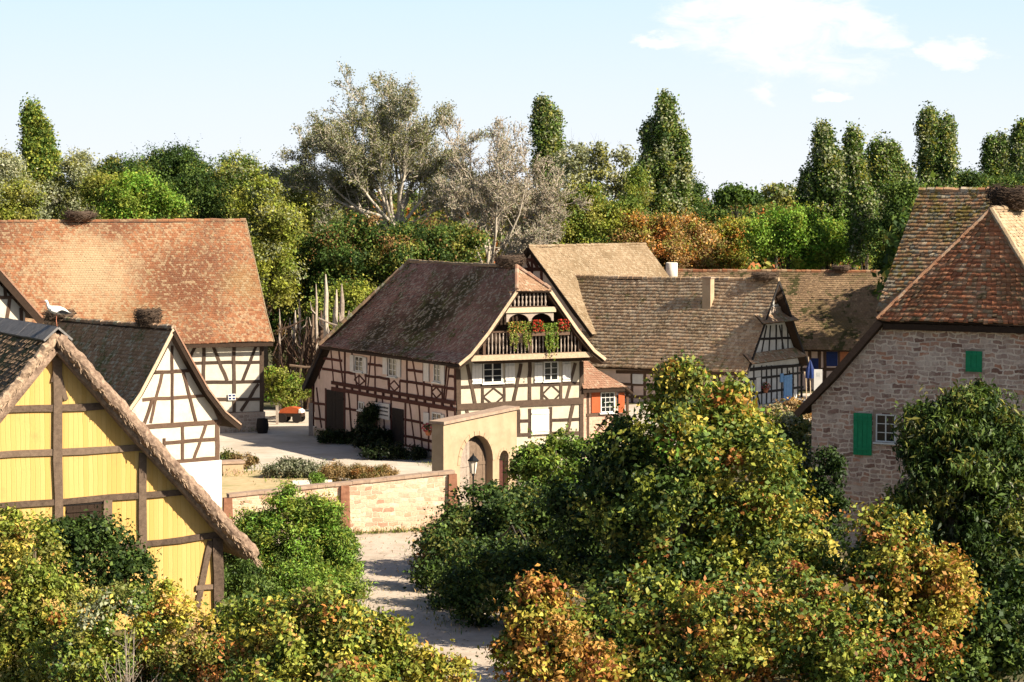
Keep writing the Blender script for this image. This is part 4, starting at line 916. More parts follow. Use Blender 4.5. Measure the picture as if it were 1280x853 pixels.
# ================================================================== stork
def stork(P):
    mb = MB()
    # body: one loft from tail to bill tip, facing local -x
    prof = [(.46,.545,.015),(.40,.56,.06),(.28,.60,.12),(.12,.635,.155),(-.05,.66,.15),(-.17,.70,.115),(-.24,.755,.075),(-.275,.82,.052),(-.285,.88,.046),(-.30,.935,.048),(-.33,.962,.052),(-.37,.962,.040)]
    n = 10; rings = []
    pts = [np.array((x, 0, z)) for x, z, r in prof]
    for i, (x, z, r) in enumerate(prof):
        t = pts[min(i+1, len(pts)-1)]-pts[max(i-1, 0)]; t /= np.linalg.norm(t); b = np.array([0, 1.0, 0]); u = np.cross(t, b)
        sq = .8 if i < 6 else 1
        rings.append([pts[i]+r*(math.cos(6.2832*j/n)*b*sq+math.sin(6.2832*j/n)*u) for j in range(n)])
    vs = [v for q in rings for v in q]; k = len(prof)
    mb.add(vs, [(i*n+j, i*n+(j+1) % n, (i+1)*n+(j+1) % n, (i+1)*n+j) for i in range(k-1) for j in range(n)]+[tuple(range(n))[::-1]])
    mb.mi = 1
    b0 = len(mb.v); last = rings[-1]; tip = (-.60, 0, .905); mid = [(-.44+.0*q[0], q[1]*.45, .948+(q[2]-.962)*.45) for q in last]
    mb.add(list(last)+mid+[tip], [(j, (j+1) % n, n+(j+1) % n, n+j) for j in range(n)]+[(n+j, n+(j+1) % n, 2*n) for j in range(n)])
    for y in (-.055, .055):
        mb.tube([(.04, y, .56), (.03, y, .48), (.015, y, .27), (.045, y, .02)], [.03, .014, .012, .011], 6)
        for a in (-.7, 0, .7): mb.tube([(.045, y, .02), (-.045, y+.05*a, .006)], [.009, .005], 5)
    mb.mi = 2
    for y in (-.038, .038): mb.lathe([(.004, -.008), (.009, 0), (.004, .008)], 6, (-.345, y*1.25, .972))
    mb.mi = 0
    o = mb.build('stork', [M['feather'], M['stork_red'], M['iron']], None, True); o.location = P
    for sgn in (-1, 1):
        mb = MB(); yy = sgn*.135
        P_ = [(-.16,.70),(-.02,.755),(.16,.72),(.34,.63),(.52,.535),(.36,.53),(.16,.55),(-.04,.59),(-.14,.63)]
        mb.prism([(x, yy-sgn*.03-sgn*(.10*max(0, x-.2)), z) for x, z in P_], (0, sgn*.035, 0)); w = mb.build('wing', M['feather'], o)
        mb = MB(); P_ = [(.08,.60),(.22,.655),(.36,.615),(.54,.53),(.36,.505),(.16,.535)]
        mb.prism([(x, yy+sgn*.006-sgn*(.10*max(0, x-.2)), z) for x, z in P_], (0, sgn*.016, 0)); mb.build('flight_feathers', M['feather_black'], w)
    return tag(o, 'white stork with black wing tips standing on the ridge of the yellow barn', 'stork')
M['feather'] = m_noise('white_feathers', (.72,.70,.66), (.82,.80,.77), 12, .8, .1, 40); M['feather_black'] = m_plain('black_feathers', (.012,.012,.014), .5); M['stork_red'] = m_plain('stork_bill_and_legs', (.55,.22,.14), .5)
sp = Fr((272-640)/F*81.5, 81.5, 27).world(-5.66, -.2, ZR+.06)
s = stork(tuple(sp)); s.rotation_euler = (0, 0, R(8)); s.scale = (.93,)*3

# ================================================================== nests
def on_ridge(fr_, px, py, axis_x, dz=0): p = fr_.plane(px, py, 'x', axis_x); return fr_.world(p[0], p[1], p[2]+dz)
p = barn_fr.plane(100, 277, 'y', 5.5); nest('stork_nest', 'flat round stork nest like a brown disc on the ridge of the orange roofed barn', tuple(barn_fr.world(p[0], 5.5, 13.0)), 1.0, .62, 170)
p = on_ridge(small_fr, 185, 407, -2.7); nest('stork_nest', 'shaggy twig nest on the ridge of the small outbuilding close to its gable peak', (p[0], p[1], 8.42), .62, .85, 260)
p = on_ridge(small_fr, 74, 404, -2.7); nest('stork_nest', 'dark mossy nest on the far ridge end just behind the white stork', (p[0], p[1], 8.4), .78, .55, 120)
p = main_fr.world(3.9, 1.2, 10.6); nest('stork_nest', 'wide brown nest beside the half hip on the ridge of the balcony house', tuple(p), .85, .68, 220)
p = brown_fr.world(4.8, .55, 8.6); nest('stork_nest', 'low brown nest above the grey gable of the brown roofed house', tuple(p), .95, .6, 220)
p = far_fr.plane(1052, 340, 'y', 5.5); nest('stork_nest', 'small flat nest on the ridge of the far barn right of the brown roofed house', tuple(far_fr.world(p[0], 5.5, 8.75)), .72, .5, 120)
p = stone_fr.world(6.9, 4.6, 13.9); nest('stork_nest', 'large dark tangle of twigs on the ridge of the stone house at the right edge', tuple(p), 1.0, .95, 420)

# ================================================================== balcony flowers (hang on the balcony rail: things of their own)
def planter(name, label, cat, group, px0, px1, ytop, ybot, ymid, pal_top, pal_hang, blooms=None, dens=1.0):
    yb = by-.16; a = main_fr.plane(px0, ymid, 'y', yb); b = main_fr.plane(px1, ymid, 'y', yb)
    zt = main_fr.plane(px0, ytop, 'y', yb)[2]; zb = main_fr.plane(px0, ybot, 'y', yb)[2]; zm = rz-.02
    w = b[0]-a[0]; o = thing(name, label, cat, tuple(main_fr.world(a[0], yb, zm-.2)), main_fr.a, group)
    mb = MB(); mb.box(0, w, -.12, .1, 0, .18); mb.build('flower_box', M['beam_brown'], o)
    n = int(420*w*dens); X = rng.random(n)*w; up = rng.random(n)
    C = np.stack([X, -.02+rng.normal(0, .10, n), .18+up*(zt-zm)], 1)
    col = pick(pal_top, n)
    if pal_hang:
        m_ = int(900*w*dens); hx_ = rng.choice(rng.random(7)*w, m_)+rng.normal(0, .05, m_); t_ = rng.random(m_)**.8
        C = np.concatenate([C, np.stack([hx_, -.14+rng.normal(0, .05, m_), .2-t_*(zm-zb)*(1-.5*np.abs(np.sin(hx_*9)))], 1)]); col = np.concatenate([col, pick(pal_hang, m_)])
    C[:, 1] = np.clip(C[:, 1], -.5, .2)
    col = col*rng.uniform(.75, 1.25, len(col))[:, None]
    leaves('foliage', o, 'leaf', C, rng.normal(0, 1, (len(C), 3))+np.array([.2, -.8, .4]), rng.uniform(.06, .13, len(C)), .55, col)
    if blooms:
        nb = int(blooms[1]*w); C = np.stack([rng.random(nb)*w, -.08+rng.normal(0, .1, nb), .2+rng.random(nb)**.8*(zt-zm)*1.05], 1)
        leaves('flowers', o, 'petal', C, rng.normal(0, .6, (nb, 3))+np.array([.3, -.8, .5]), rng.uniform(.06, .12, nb), .95, pick(blooms[0], nb))
    return o
FG = 'flower boxes on the balcony rail'
planter('flower_box_planting', 'yellow green trailing plant hanging over the balcony rail at its left half', 'flower box', FG, 635, 663, 402, 440, 417, [('yg',2),('bright',1),('orange',1.2)], [('yg',3),('bright',1),('tanfol',1)])
planter('flower_box_planting', 'short box of red geraniums between the two trailing balcony plants', 'flower box', FG, 664, 677, 401, 425, 417, [('mid',2),('dark',1)], None, ([('red',3),('mid',1)], 480))
planter('flower_box_planting', 'long trailing green plant reaching below the balcony beam', 'flower box', FG, 677, 697, 404, 452, 417, [('bright',2),('yg',2)], [('bright',2),('yg',3)], None, 1.1)
planter('flower_box_planting', 'red geraniums at the right end of the balcony rail', 'flower box', FG, 697, 711, 400, 420, 417, [('mid',2),('dark',1)], None, ([('red',3),('mid',1)], 420))
# geranium basket by the gate and pink box on the grey gable
def flower_clump(name, label, P, r, pal, fl, n=160, mat='terracotta'):
    o = thing(name, label, 'flowers', tuple(P)); mb = MB(); mb.lathe([(r*.4, -r*1.1), (r*.62, -r*.3), (r*.66, -r*.25)], 12); mb.build('pot', M[mat], o)
    C = sphere(n)*r*rng.random(n)[:, None]**.4; C[:, 2] = C[:, 2]*.8+.1*r
    leaves('foliage', o, 'leaf', C, C+rng.normal(0, .3, C.shape), rng.uniform(.07, .13, n), .7, pick(pal, n))
    C = sphere(n)*r*1.05*rng.uniform(.8, 1.05, n)[:, None]; C[:, 2] = C[:, 2]*.8+.15*r
    leaves('flowers', o, 'petal', C, C+rng.normal(0, .3, C.shape), rng.uniform(.06, .11, n), .9, pick(fl, n)); return o
q = main_fr.plane(535.5, 536, 'x', -.45); o = flower_clump('geranium_basket', 'pink red geraniums hanging on the shaded wall beside the gateway', main_fr.world(q[0], q[1], q[2]), .34, [('dark',1),('mid',1)], [('pinkp',1)])
mb = MB(); mb.bar((.42, 0, -.1), (0, 0, -.1), .03, .03, (0, 0, 1)); mb.bar((0,0,-.1),(0,0,-.3),.03,.03,(0,1,0)); b_ = mb.build('bracket', M['iron'], o); b_.rotation_euler = (0, 0, main_fr.a)
q = brown_fr.plane(957, 484, 'y', -.25); o = flower_clump('window_flowers', 'dusky pink flowers in a pot on the grey gable beside a narrow white shutter', brown_fr.world(q[0], q[1], q[2]), .36, [('dark',1),('mid',1)], [('pinkp',2),('rust',1)])
mb = MB(); mb.bar((0, .2, -.2), (0, -.1, -.2), .3, .04, (0, 0, 1)); b_ = mb.build('bracket', M['iron'], o); b_.rotation_euler = (0, 0, brown_fr.a)

# ================================================================== street lantern before the arch
Pl = at(591.5, 600, 106.5); zt = at(591.5, 568, 106.5)[2]; zb = at(591.5, 592, 106.5)[2]; zm = at(591.5, 576.5, 106.5)[2]
L = thing('street_lantern', 'black iron lantern with pale glass on a post in front of the tall arch', 'lantern', (Pl[0], Pl[1], 0))
mb = MB(); mb.lathe([(.14,0),(.13,.25),(.06,.32),(.045,.9),(.06,.95),(.04,1.0),(.038,zb-.12),(.07,zb-.08),(.05,zb)], 12); mb.build('post', M['iron'], L, False)
M['lamp_glass'] = m_plain('frosted_lamp_glass', (.74,.66,.55), .35)
mb = MB(); mb.lathe([(.115, zb), (.20, zm)], 6); gl_ = mb.build('lamp_glass', M['lamp_glass'], L)
mb = MB()
for i in range(6):
    a = 6.2832*i/6; mb.tube([(.118*math.cos(a), .118*math.sin(a), zb), (.204*math.cos(a), .204*math.sin(a), zm)], .014, 5)
mb.build('lantern_frame', M['iron'], L)
mb = MB(); mb.lathe([(.25,zm),(.25,zm+.03),(.13,zm+.17),(.08,zm+.22),(.03,zt-.03),(.035,zt),(.01,zt+.05)], 12); mb.build('lantern_roof', M['iron'], L)

# ================================================================== standing poles between the barns
def pole(label, px, yt, Y, r, lean=0, dz=0, fork=False, mat='grey_pole'):
    P = at(px, 480, Y); z = at(px, yt, Y)[2]; mb = MB(); k = 7; pts = []; rr = []
    for i in range(k+1):
        f = i/k; pts.append((lean*f+random.uniform(-.04,.04), random.uniform(-.04,.04), z*f)); rr.append(.88*r*(1.15-.6*f) if i < k else r*.15)
    mb.tube(pts, rr, 7)
    if True:
        for _ in range(4 if fork else 2):
            f = random.uniform(.5, .85); a = random.uniform(0, 6.28); s_ = np.array([lean*f, 0, z*f])
            mb.tube([s_, s_+np.array([math.cos(a)*.4, math.sin(a)*.3, .35]), s_+np.array([math.cos(a)*.5, math.sin(a)*.35, .9])], [r*.4, r*.3, r*.1], 5)
    o = mb.build('wooden_pole', M[mat]); o.location = (P[0], P[1], 0); return tag(o, label, 'pole', 'weathered wooden poles standing between the barn and the main house')
pole('tallest pale pole of the stand behind the main house', 408, 343, 163, .26)
pole('pale forked pole just right of the tallest pole', 419, 362, 162, .26, .1, 0, True)
pole('thick pale pole at the right end of the stand beside the dark roof slope', 427.5, 355, 162, .30, 0, 0, True)
pole('slim tapering pole left of the tallest pole', 396, 355, 164, .16)
pole('short reddish pole with a blunt top left of the slim tapering pole', 391, 384, 164, .24, 0, 0, False, 'beam_grey')
pole('thin grey pole in the middle of the stand', 375, 374, 164, .13)
pole('knobbly pole with a forked head near the left of the stand', 367, 388, 165, .2, .1, 0, True)
pole('thin pole at the left end of the stand next to the orange roof', 350, 386, 164, .12)
pole('leaning dark pole crossing the middle of the stand', 366, 398, 163, .12, 1.1, 0, False, 'beam_grey')
pole('dark stout pole behind the slim tapering pole', 402, 388, 166, .3, 0, 0, True, 'beam_brown')
pole('short dark pole near the foot of the left end of the stand', 361, 404, 165, .16, 0, 0, True, 'beam_brown')
pole('dark thick trunk low in the middle of the stand', 384, 400, 165, .32, 0, 0, True, 'beam_brown')
a = at(340, 430, 163.5); b = at(425, 408, 163.5)
def rail_(label, pa, pb, Y, r, mat):
    a = at(*pa, Y); b = at(*pb, Y); mb = MB(); mb.tube([a-a, (b-a)*.5+(0,0,-.06), b-a], [r, r*.9, r*.7], 6); o = mb.build('tie_rail', M[mat]); o.location = a
    return tag(o, label, 'rail', 'rails tying the poles together')
rail_('upper grey tie rail sloping down to the right across the stand of poles', (398,398), (428,409), 161.6, .07, 'grey_pole')
rail_('low grey tie rail across the foot of the stand of poles', (362,457), (402,459), 162.3, .09, 'beam_grey')
rail_('dark tie rail at the left of the stand of poles', (346,414), (380,400), 162.5, .07, 'beam_brown')
# brushwood stacked between the poles
mb = MB()
for _ in range(170):
    p = at(random.uniform(345, 432), random.uniform(420, 470), 164)+np.array([0, random.uniform(-1, 1), 0]); t_ = np.array([random.uniform(-.5,.5), random.uniform(-.4,.4), random.uniform(.4,1)])*random.uniform(.8, 2.2)
    mb.tube([p-t_*.6, p+rng.normal(0,.08,3), p+t_*.7], [.05, .045, .02], 4)
tag(mb.build('brushwood', M['beam_brown']), 'tangle of dark branches filling the foot of the stand of poles', 'brushwood', None, 'stuff')

# ================================================================== small yard objects
P = gnd(362, 530); C_ = thing('covered_cart', 'low cart with a rounded orange red cover parked under the yellow green bush', 'cart', (P[0], P[1]+1.0, 0), R(-12))
mb = MB(); mb.box(-1.0,1.15,-.55,.55,.55,.85); mb.build('cart_bed', M['dark_wood'], C_)
mb = MB(); prof=[(-.98,.86),(-.85,1.15),(-.4,1.36),(.2,1.42),(.75,1.32),(1.1,1.05),(1.13,.86)]
mb.prism([(x,-.53,z) for x, z in prof], (0,1.06,0)); mb.build('cover', M['orange_paint'], C_)
for x in (-.62,.72):
    for y in (-.62,.62):
        mb = MB(); mb.tube([(x,y-.04,.42),(x,y+.04,.42)], .42, 16); mb.build('wheel', M['door_dark'], C_)
mb = MB(); mb.tube([(-1,0,.6),(-2.0,0,.45)], .05, 6); mb.build('drawbar', M['beam_brown'], C_)
C_.scale = (.72,)*3
mb = MB(); mb.prism([(.86,-.56,.9),(1.16,-.56,.9),(1.13,-.56,1.05),(.9,-.56,1.24)], (0,1.12,0)); mb.build('end_board', M['limewash'], C_)
def post_(name, label, cat, px, yb, yt, Y, w, d, mat, cap=True):
    P = at(px, yb, Y); z = at(px, yt, Y)[2]; mb = MB(); mb.box(-w/2,w/2,-d/2,d/2,0,z)
    if cap: mb.prism([(-w/2-.01,-d/2-.01,z),(w/2+.01,-d/2-.01,z),(w/2+.01,d/2+.01,z),(-w/2-.01,d/2+.01,z)], (0,0,.04))
    o = mb.build(name, M[mat]); o.location = (P[0], P[1], 0); return tag(o, label, cat)
post_('marker_post', 'pale leaning post at the left end of the orange covered cart', 'post', 346.5, 528, 508, 153.5, .16, .14, 'grey_pole')
post_('upright_board', 'pale grey board standing against the far corner of the main house', 'board', 388.5, 535, 504, 146, .26, .06, 'baluster', False)
mb = MB(); mb.lathe([(.3,0),(.38,.35),(.38,.55),(.32,.9),(.28,.9),(.28,.8)], 14); o = mb.build('barrel', M['door_dark']); P = gnd(329, 541); o.location = (P[0], P[1]-.4, 0); tag(o, 'dark barrel against the stone base at the corner of the orange roofed barn', 'barrel')
# white information stand, folded blue parasol, garden tool
P = at(1022.5, 500, 158); zt = at(1022, 462, 158)[2]
S = thing('information_stand', 'tall white information stand behind the eave of the stone house', 'stand', (P[0], P[1], 0), R(-8))
mb = MB(); mb.box(-.27,.27,-.06,.06,.0,zt); mb.build('panel', M['white_paint'], S)
mb = MB(); mb.box(-.08,.12,-.07,-.058,zt-.45,zt-.2); mb.build('picture', M['plaster_grey'], S)
P = at(1012.5, 480, 160); zt = at(1012, 449, 160)[2]; zl_ = at(1012, 472, 160)[2]
S = thing('parasol', 'folded deep blue parasol on a leaning wooden pole beside the white information stand', 'parasol', (P[0], P[1], 0))
mb = MB(); mb.tube([(.1,0,0),(0,0,zl_),(-.12,0,zt+.15)], [.035,.03,.025], 8); mb.build('pole', M['pale_wood'], S)
mb = MB(); n = 14; rings = []
for k_, (r_, z_) in enumerate(((.30,zl_-.05),(.33,zl_+.2),(.26,zl_+.6),(.12,zt-.25),(.03,zt-.05))):
    for j in range(n):
        a = 6.2832*j/n; q = r_*(1 if j % 2 else .72); rings.append((q*math.cos(a), q*math.sin(a), z_))
mb.add(rings, [(i*n+j, i*n+(j+1) % n, (i+1)*n+(j+1) % n, (i+1)*n+j) for i in range(4) for j in range(n)]+[tuple(range(n))[::-1], tuple(4*n+j for j in range(n))]); mb.build('canopy', M['blue_dark'], S)
P = at(1007, 500, 161); mb = MB(); zt = at(1007, 465, 161)[2]; mb.tube([(0,0,.0),(.05,0,zt*.5),(.0,0,zt*.85),(-.1,0,zt)], [.04,.035,.04,.05], 6)
o = mb.build('crooked_stake', M['pale_wood']); o.location = (P[0], P[1], 0); tag(o, 'crooked bare stake left of the folded blue parasol', 'stake')
# stone trough behind the garden wall beside the outbuilding
P = gnd(287, 596); S = thing('stone_trough', 'low sunlit stone trough against the corner of the white outbuilding', 'trough', (P[0], P[1]+.8, 0), R(20))
mb = MB(); mb.box(-.55,.55,-.4,.4,0,.62); mb.build('basin', M['sandstone'], S)
mb = MB(); mb.box(-.62,.62,-.47,.47,.622,.75); mb.build('rim', M['sand_cap'], S)
P = gnd(390, 606); mb = MB(); mb.box(-1.0,1.0,-.16,.16,.012,.22); o = mb.build('stone_kerb', M['limewash']); o.location = (P[0], P[1], 0); o.rotation_euler = (0,0,R(14)); tag(o, 'short white stone block lying in the dry grass behind the garden wall', 'stone block')
# ================================================================== foreground trees and bushes
G1 = 'trees and bushes in the foreground'
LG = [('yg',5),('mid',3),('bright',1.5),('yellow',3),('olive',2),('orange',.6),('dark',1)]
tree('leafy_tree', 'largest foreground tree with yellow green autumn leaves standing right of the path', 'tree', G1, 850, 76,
  [(848,500,26,42,None,.5),(850,570,80,75),(775,590,50,60,[('dark',4),('mid',2),('yg',1)],1.5),(755,660,62,75,[('dark',5),('mid',2)],2.5),(825,655,90,90,[('dark',4),('mid',3),('yg',1.5),('olive',1)]),(925,610,78,85,[('yg',4),('yellow',2),('mid',2)]),  # left lobes take dark leaf colours to paint the crown's shaded side
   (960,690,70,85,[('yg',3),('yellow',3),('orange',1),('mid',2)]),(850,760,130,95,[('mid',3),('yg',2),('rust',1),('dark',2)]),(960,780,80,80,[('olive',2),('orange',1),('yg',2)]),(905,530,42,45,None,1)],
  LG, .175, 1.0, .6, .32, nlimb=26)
tree('autumn_shrub', 'rust and orange leaved shrub at the bottom edge right of the path', 'shrub', G1, 690, 62,
  [(688,810,50,60,None),(650,840,36,40,None),(728,838,42,44,None),(672,760,22,36)], [('orange',5),('rust',1.5),('yg',2),('yellow',3),('mid',1),('brown',1)], .14, 1.1, .42, .12)
tree('leafy_tree', 'spreading bush of mixed rust and green leaves along the bottom edge below the largest tree', 'tree', G1, 930, 66,
  [(900,800,85,70,None),(990,790,80,85,None),(800,830,75,55,[('mid',3),('dark',2),('yg',2),('orange',1)]),(830,840,60,45,None),(1000,720,50,50,[('yg',4),('mid',3),('yellow',1)],3),(1060,840,70,50,[('mid',3),('yg',2),('rust',1)])], [('rust',1.2),('orange',1.8),('yg',6),('brown',.7),('mid',3),('dark',1),('yellow',2)], .15, 1.0, .46, .16)
tree('leafy_tree', 'golden and orange tree in front of the dark green tree at the right', 'tree', G1, 1115, 68,
  [(1105,690,52,52,None),(1150,740,60,60,[('yellow',3),('orange',3),('yg',2)]),(1070,760,55,60,None),(1180,735,36,36,[('yellow',4),('orange',3)]),(1110,810,85,50,[('mid',2),('yg',2),('rust',1),('orange',1)])],
  [('yg',5),('yellow',2.5),('orange',1.5),('rust',.8),('mid',3),('dark',1)], .15, 1.05, .46, .16)
tree('walnut_tree', 'dark green tree with long narrow leaves in front of the stone house', 'tree', G1, 1195, 83,
  [(1200,575,70,70,None),(1158,610,40,48,None),(1152,560,20,24,None),(1255,588,50,74,None),(1185,690,92,80,[('dark',5),('mid',1)]),(1260,690,80,110,None),(1160,528,20,14,None),(1225,516,40,20,None),(1215,800,90,90,[('dark',5),('mid',2)])],
  [('dark',5),('mid',4),('olive',2),('grey',.6)], .25, .95, .6, .3, aspect=.3, droop=.5, nlimb=20)
tree('round_bush', 'big dark green bush throwing its shadow on the path', 'bush', G1, 612, 92,
  [(602,752,60,76,None,-8),(635,765,66,86,None,-11),(560,725,36,58,None,-4),(715,700,44,56,None,-3),(620,680,90,78,None),(556,700,38,55,[('mid',2),('rust',1),('tanfol',1),('dark',2)]),(680,700,75,85,None),(620,760,95,62,None),(590,668,34,24,None)], [('dark',5),('mid',3),('olive',1)], .15, 1.1, .5, .2)
tree('round_bush', 'light green sunlit bush between the gateway and the largest tree', 'bush', G1, 695, 107,
  [(690,592,46,46,None),(662,590,18,34,None),(735,585,36,44,None),(700,640,55,40,None)], [('yg',3),('bright',3),('mid',4)], .16, 1.1, .45, .12)
tree('round_bush', 'pale straggly shrub at the foot of the gateway', 'bush', G1, 612, 104,
  [(606,656,28,14,None),(642,640,14,22,None),(575,655,22,18,None)], [('yg',3),('mid',2),('tanfol',1),('grey',1)], .14, .8, .35, .08, inner=.2)
tree('feathery_bush', 'light green feathery bush left of the path below the garden wall', 'bush', G1, 362, 88,
  [(300,760,40,60,[('dark',3),('mid',3)],-4),(375,750,62,50,None,-2),(430,690,18,20,None),(365,690,58,62,None),(325,720,48,70,[('dark',3),('mid',3)]),(405,690,36,38,None),(318,668,30,34,None),(395,645,26,26,None),(420,715,30,22,None),(350,770,70,40,[('dark',2),('mid',2)])], [('mid',3),('bright',3),('yg',3)], .135, .9, .42, .14, aspect=.3, mixw=.3, gain=1.3, sprig=1.0)
tree('round_bush', 'dark green bush growing against the boards of the yellow barn', 'bush', G1, 122, 75,
  [(118,695,54,46,None),(168,720,26,32,None),(75,680,26,28,None)], [('dark',4),('mid',3)], .15, 1.15, .4, .12)
tree('autumn_shrub', 'tall yellow leaved shrub at the left edge in front of the yellow barn', 'shrub', G1, 40, 67,
  [(28,700,42,62,None),(10,770,52,80,None),(62,770,52,52,None),(40,820,90,50,None)], [('yellow',3),('yg',6),('olive',3),('orange',.4),('mid',1)], .12, 1.0, .4, .12, gain=1.2)
tree('autumn_shrub', 'olive yellow shrub along the bottom edge under the yellow barn', 'shrub', G1, 175, 64,
  [(150,790,70,55,None),(220,785,46,48,[('yellow',3),('orange',1),('yg',2),('tanfol',1)]),(110,835,80,40,None),(250,840,70,40,[('dark',2),('olive',2),('rust',1)])], [('olive',4),('yg',3),('yellow',1),('rust',.5),('mid',3),('grey',1.5),('brown',.7)], .115, .85, .38, .1, gain=1.3)
tree('autumn_shrub', 'golden shrub in the middle of the bottom edge left of the path', 'shrub', G1, 405, 60,
  [(330,800,44,56,None,1),(400,800,70,52,None),(440,825,52,44,None),(345,830,50,46,None),(400,850,110,30,None)], [('yellow',3),('yg',6),('orange',.6),('olive',3),('mid',2),('brown',.4)], .13, 1.0, .4, .1, gain=1.2)
tree('autumn_shrub', 'low yellow shoots at the bottom edge beside the path', 'shrub', G1, 520, 60,
  [(512,830,26,42,None),(555,846,30,28,None),(490,800,12,26,None)], [('yellow',3),('yg',3),('orange',1)], .13, .8, .3, .06)
tree('round_bush', 'dark green bush filling the bottom right corner', 'bush', G1, 1240, 70, [(1232,800,60,62,None),(1285,790,50,80,None),(1200,845,60,40,None)], [('dark',5),('mid',3),('olive',1)], .18, 1.15, .5, .15)
tree('round_bush', 'dark green bush at the bottom edge between the olive and golden shrubs', 'bush', G1, 290, 66, [(285,800,34,46,None),(300,840,46,40,None)], [('dark',3),('mid',3),('olive',1)], .15, 1.1, .4, .1)
tree('leafy_tree', 'olive green bush with orange tips between the rust shrub and the largest tree', 'bush', G1, 790, 70, [(790,770,60,60,None),(765,815,50,60,None),(820,800,50,60,None)], [('mid',4),('yg',4),('orange',1),('dark',2)], .17, 1.0, .45, .12)
# bare twiggy shrub, bottom left
P = at(165, 800, 62.5); mb = MB()
for i in range(16):
    a = random.uniform(0, 6.28); h = random.uniform(1.6, 3.4); r = random.uniform(.2, 1.1)
    p0 = np.array([math.cos(a)*.1, math.sin(a)*.1, 0]); p2 = np.array([math.cos(a)*r, math.sin(a)*r, h]); p1 = (p0+p2)/2+(0, 0, .2)+rng.normal(0, .06, 3)
    mb.tube([p0, p1, p2], [.02, .014, .004], 5)
    for _ in range(5):
        f = random.uniform(.4, .95); s_ = p0*(1-f)+p2*f; e_ = s_+np.array([random.uniform(-.4,.4), random.uniform(-.4,.4), random.uniform(.15,.6)]); mb.tube([s_, e_], [.008, .003], 4)
o = mb.build('bare_shrub', M['grey_pole']); o.location = (P[0]+.2, P[1]-1.2, 0); tag(o, 'bare pale twigs standing up among the olive shrub at the bottom left', 'shrub')
tree('columnar_shrub', 'narrow black green shrub at the left corner of the stone house', 'shrub', None, 1034, 95.5, [(1034,600,19,42,None),(1036,650,24,40,None)], [('dark',1)], .13, 1.3, .3, .06)
tree('round_bush', 'grey green bush between the brown house and the stone wall', 'bush', None, 990, 118, [(988,555,34,34,None),(1000,590,40,40,None),(960,580,40,42,[('olive',2),('grey',2)])], [('grey',3),('mid',2),('olive',2)], .16, 1.1, .4, .08)
tree('dry_bush', 'orange brown withered bush below the gable with the blue door', 'bush', None, 970, 146, [(985,516,24,14,None),(955,530,34,20,[('tanfol',2),('grey',1),('olive',1)]),(1000,525,22,16,None)], [('tanfol',3),('orange',1),('brown',1)], .17, 1.1, .4, .06)
# yard planting
YG = 'low planting in the yard'
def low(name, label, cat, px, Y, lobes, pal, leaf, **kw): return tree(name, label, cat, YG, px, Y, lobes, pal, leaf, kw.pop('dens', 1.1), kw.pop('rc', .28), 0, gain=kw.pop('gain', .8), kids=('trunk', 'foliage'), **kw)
low('lavender', 'grey green cushion plants in a long bed behind the garden wall', 'plant', 365, 124, [(350,588,20,9,None),(375,586,20,11,None),(395,590,12,8,None)], [('grey',4),('silver',.6),('dark',1)], .10)
low('dry_grass', 'orange brown withered border plants right of the grey cushions', 'plant', 440, 122, [(420,593,20,8,None),(450,593,26,7,None),(480,594,14,5,None)], [('tanfol',4),('orange',1),('olive',1)], .12, aspect=.25)
low('dry_grass', 'brown dried plants left of the grey cushions', 'plant', 305, 128, [(305,578,14,7,None),(290,574,12,6,[('mid',1),('olive',1)])], [('tanfol',2),('brown',2),('olive',1)], .11)
low('shrub', 'tiny green plant at the front of the withered border', 'plant', 399, 120, [(398,601,6,4,None)], [('bright',1)], .09)
low('shrub', 'dark shrub in the shade by the far door of the main house', 'shrub', 420, 141.5, [(412,545,16,9,None),(436,550,14,10,None)], [('dark',1),('mid',.4)], .14, gain=.5)  # low gain on the shaded plants puts the house's shadow into their leaf colour
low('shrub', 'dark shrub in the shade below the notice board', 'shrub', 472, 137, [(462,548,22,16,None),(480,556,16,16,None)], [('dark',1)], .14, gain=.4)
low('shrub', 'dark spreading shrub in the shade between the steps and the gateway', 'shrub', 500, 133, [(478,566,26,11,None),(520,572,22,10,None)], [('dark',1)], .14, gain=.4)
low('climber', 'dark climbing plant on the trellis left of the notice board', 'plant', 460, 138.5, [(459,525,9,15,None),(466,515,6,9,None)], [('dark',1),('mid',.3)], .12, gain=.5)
tree('round_bush', 'yellow green bush above the orange covered cart', 'bush', None, 360, 157, [(360,490,24,22,None),(345,478,14,16,None),(378,492,12,16,None)], [('yg',4),('olive',2),('bright',1)], .17, 1.1, .45, .12)

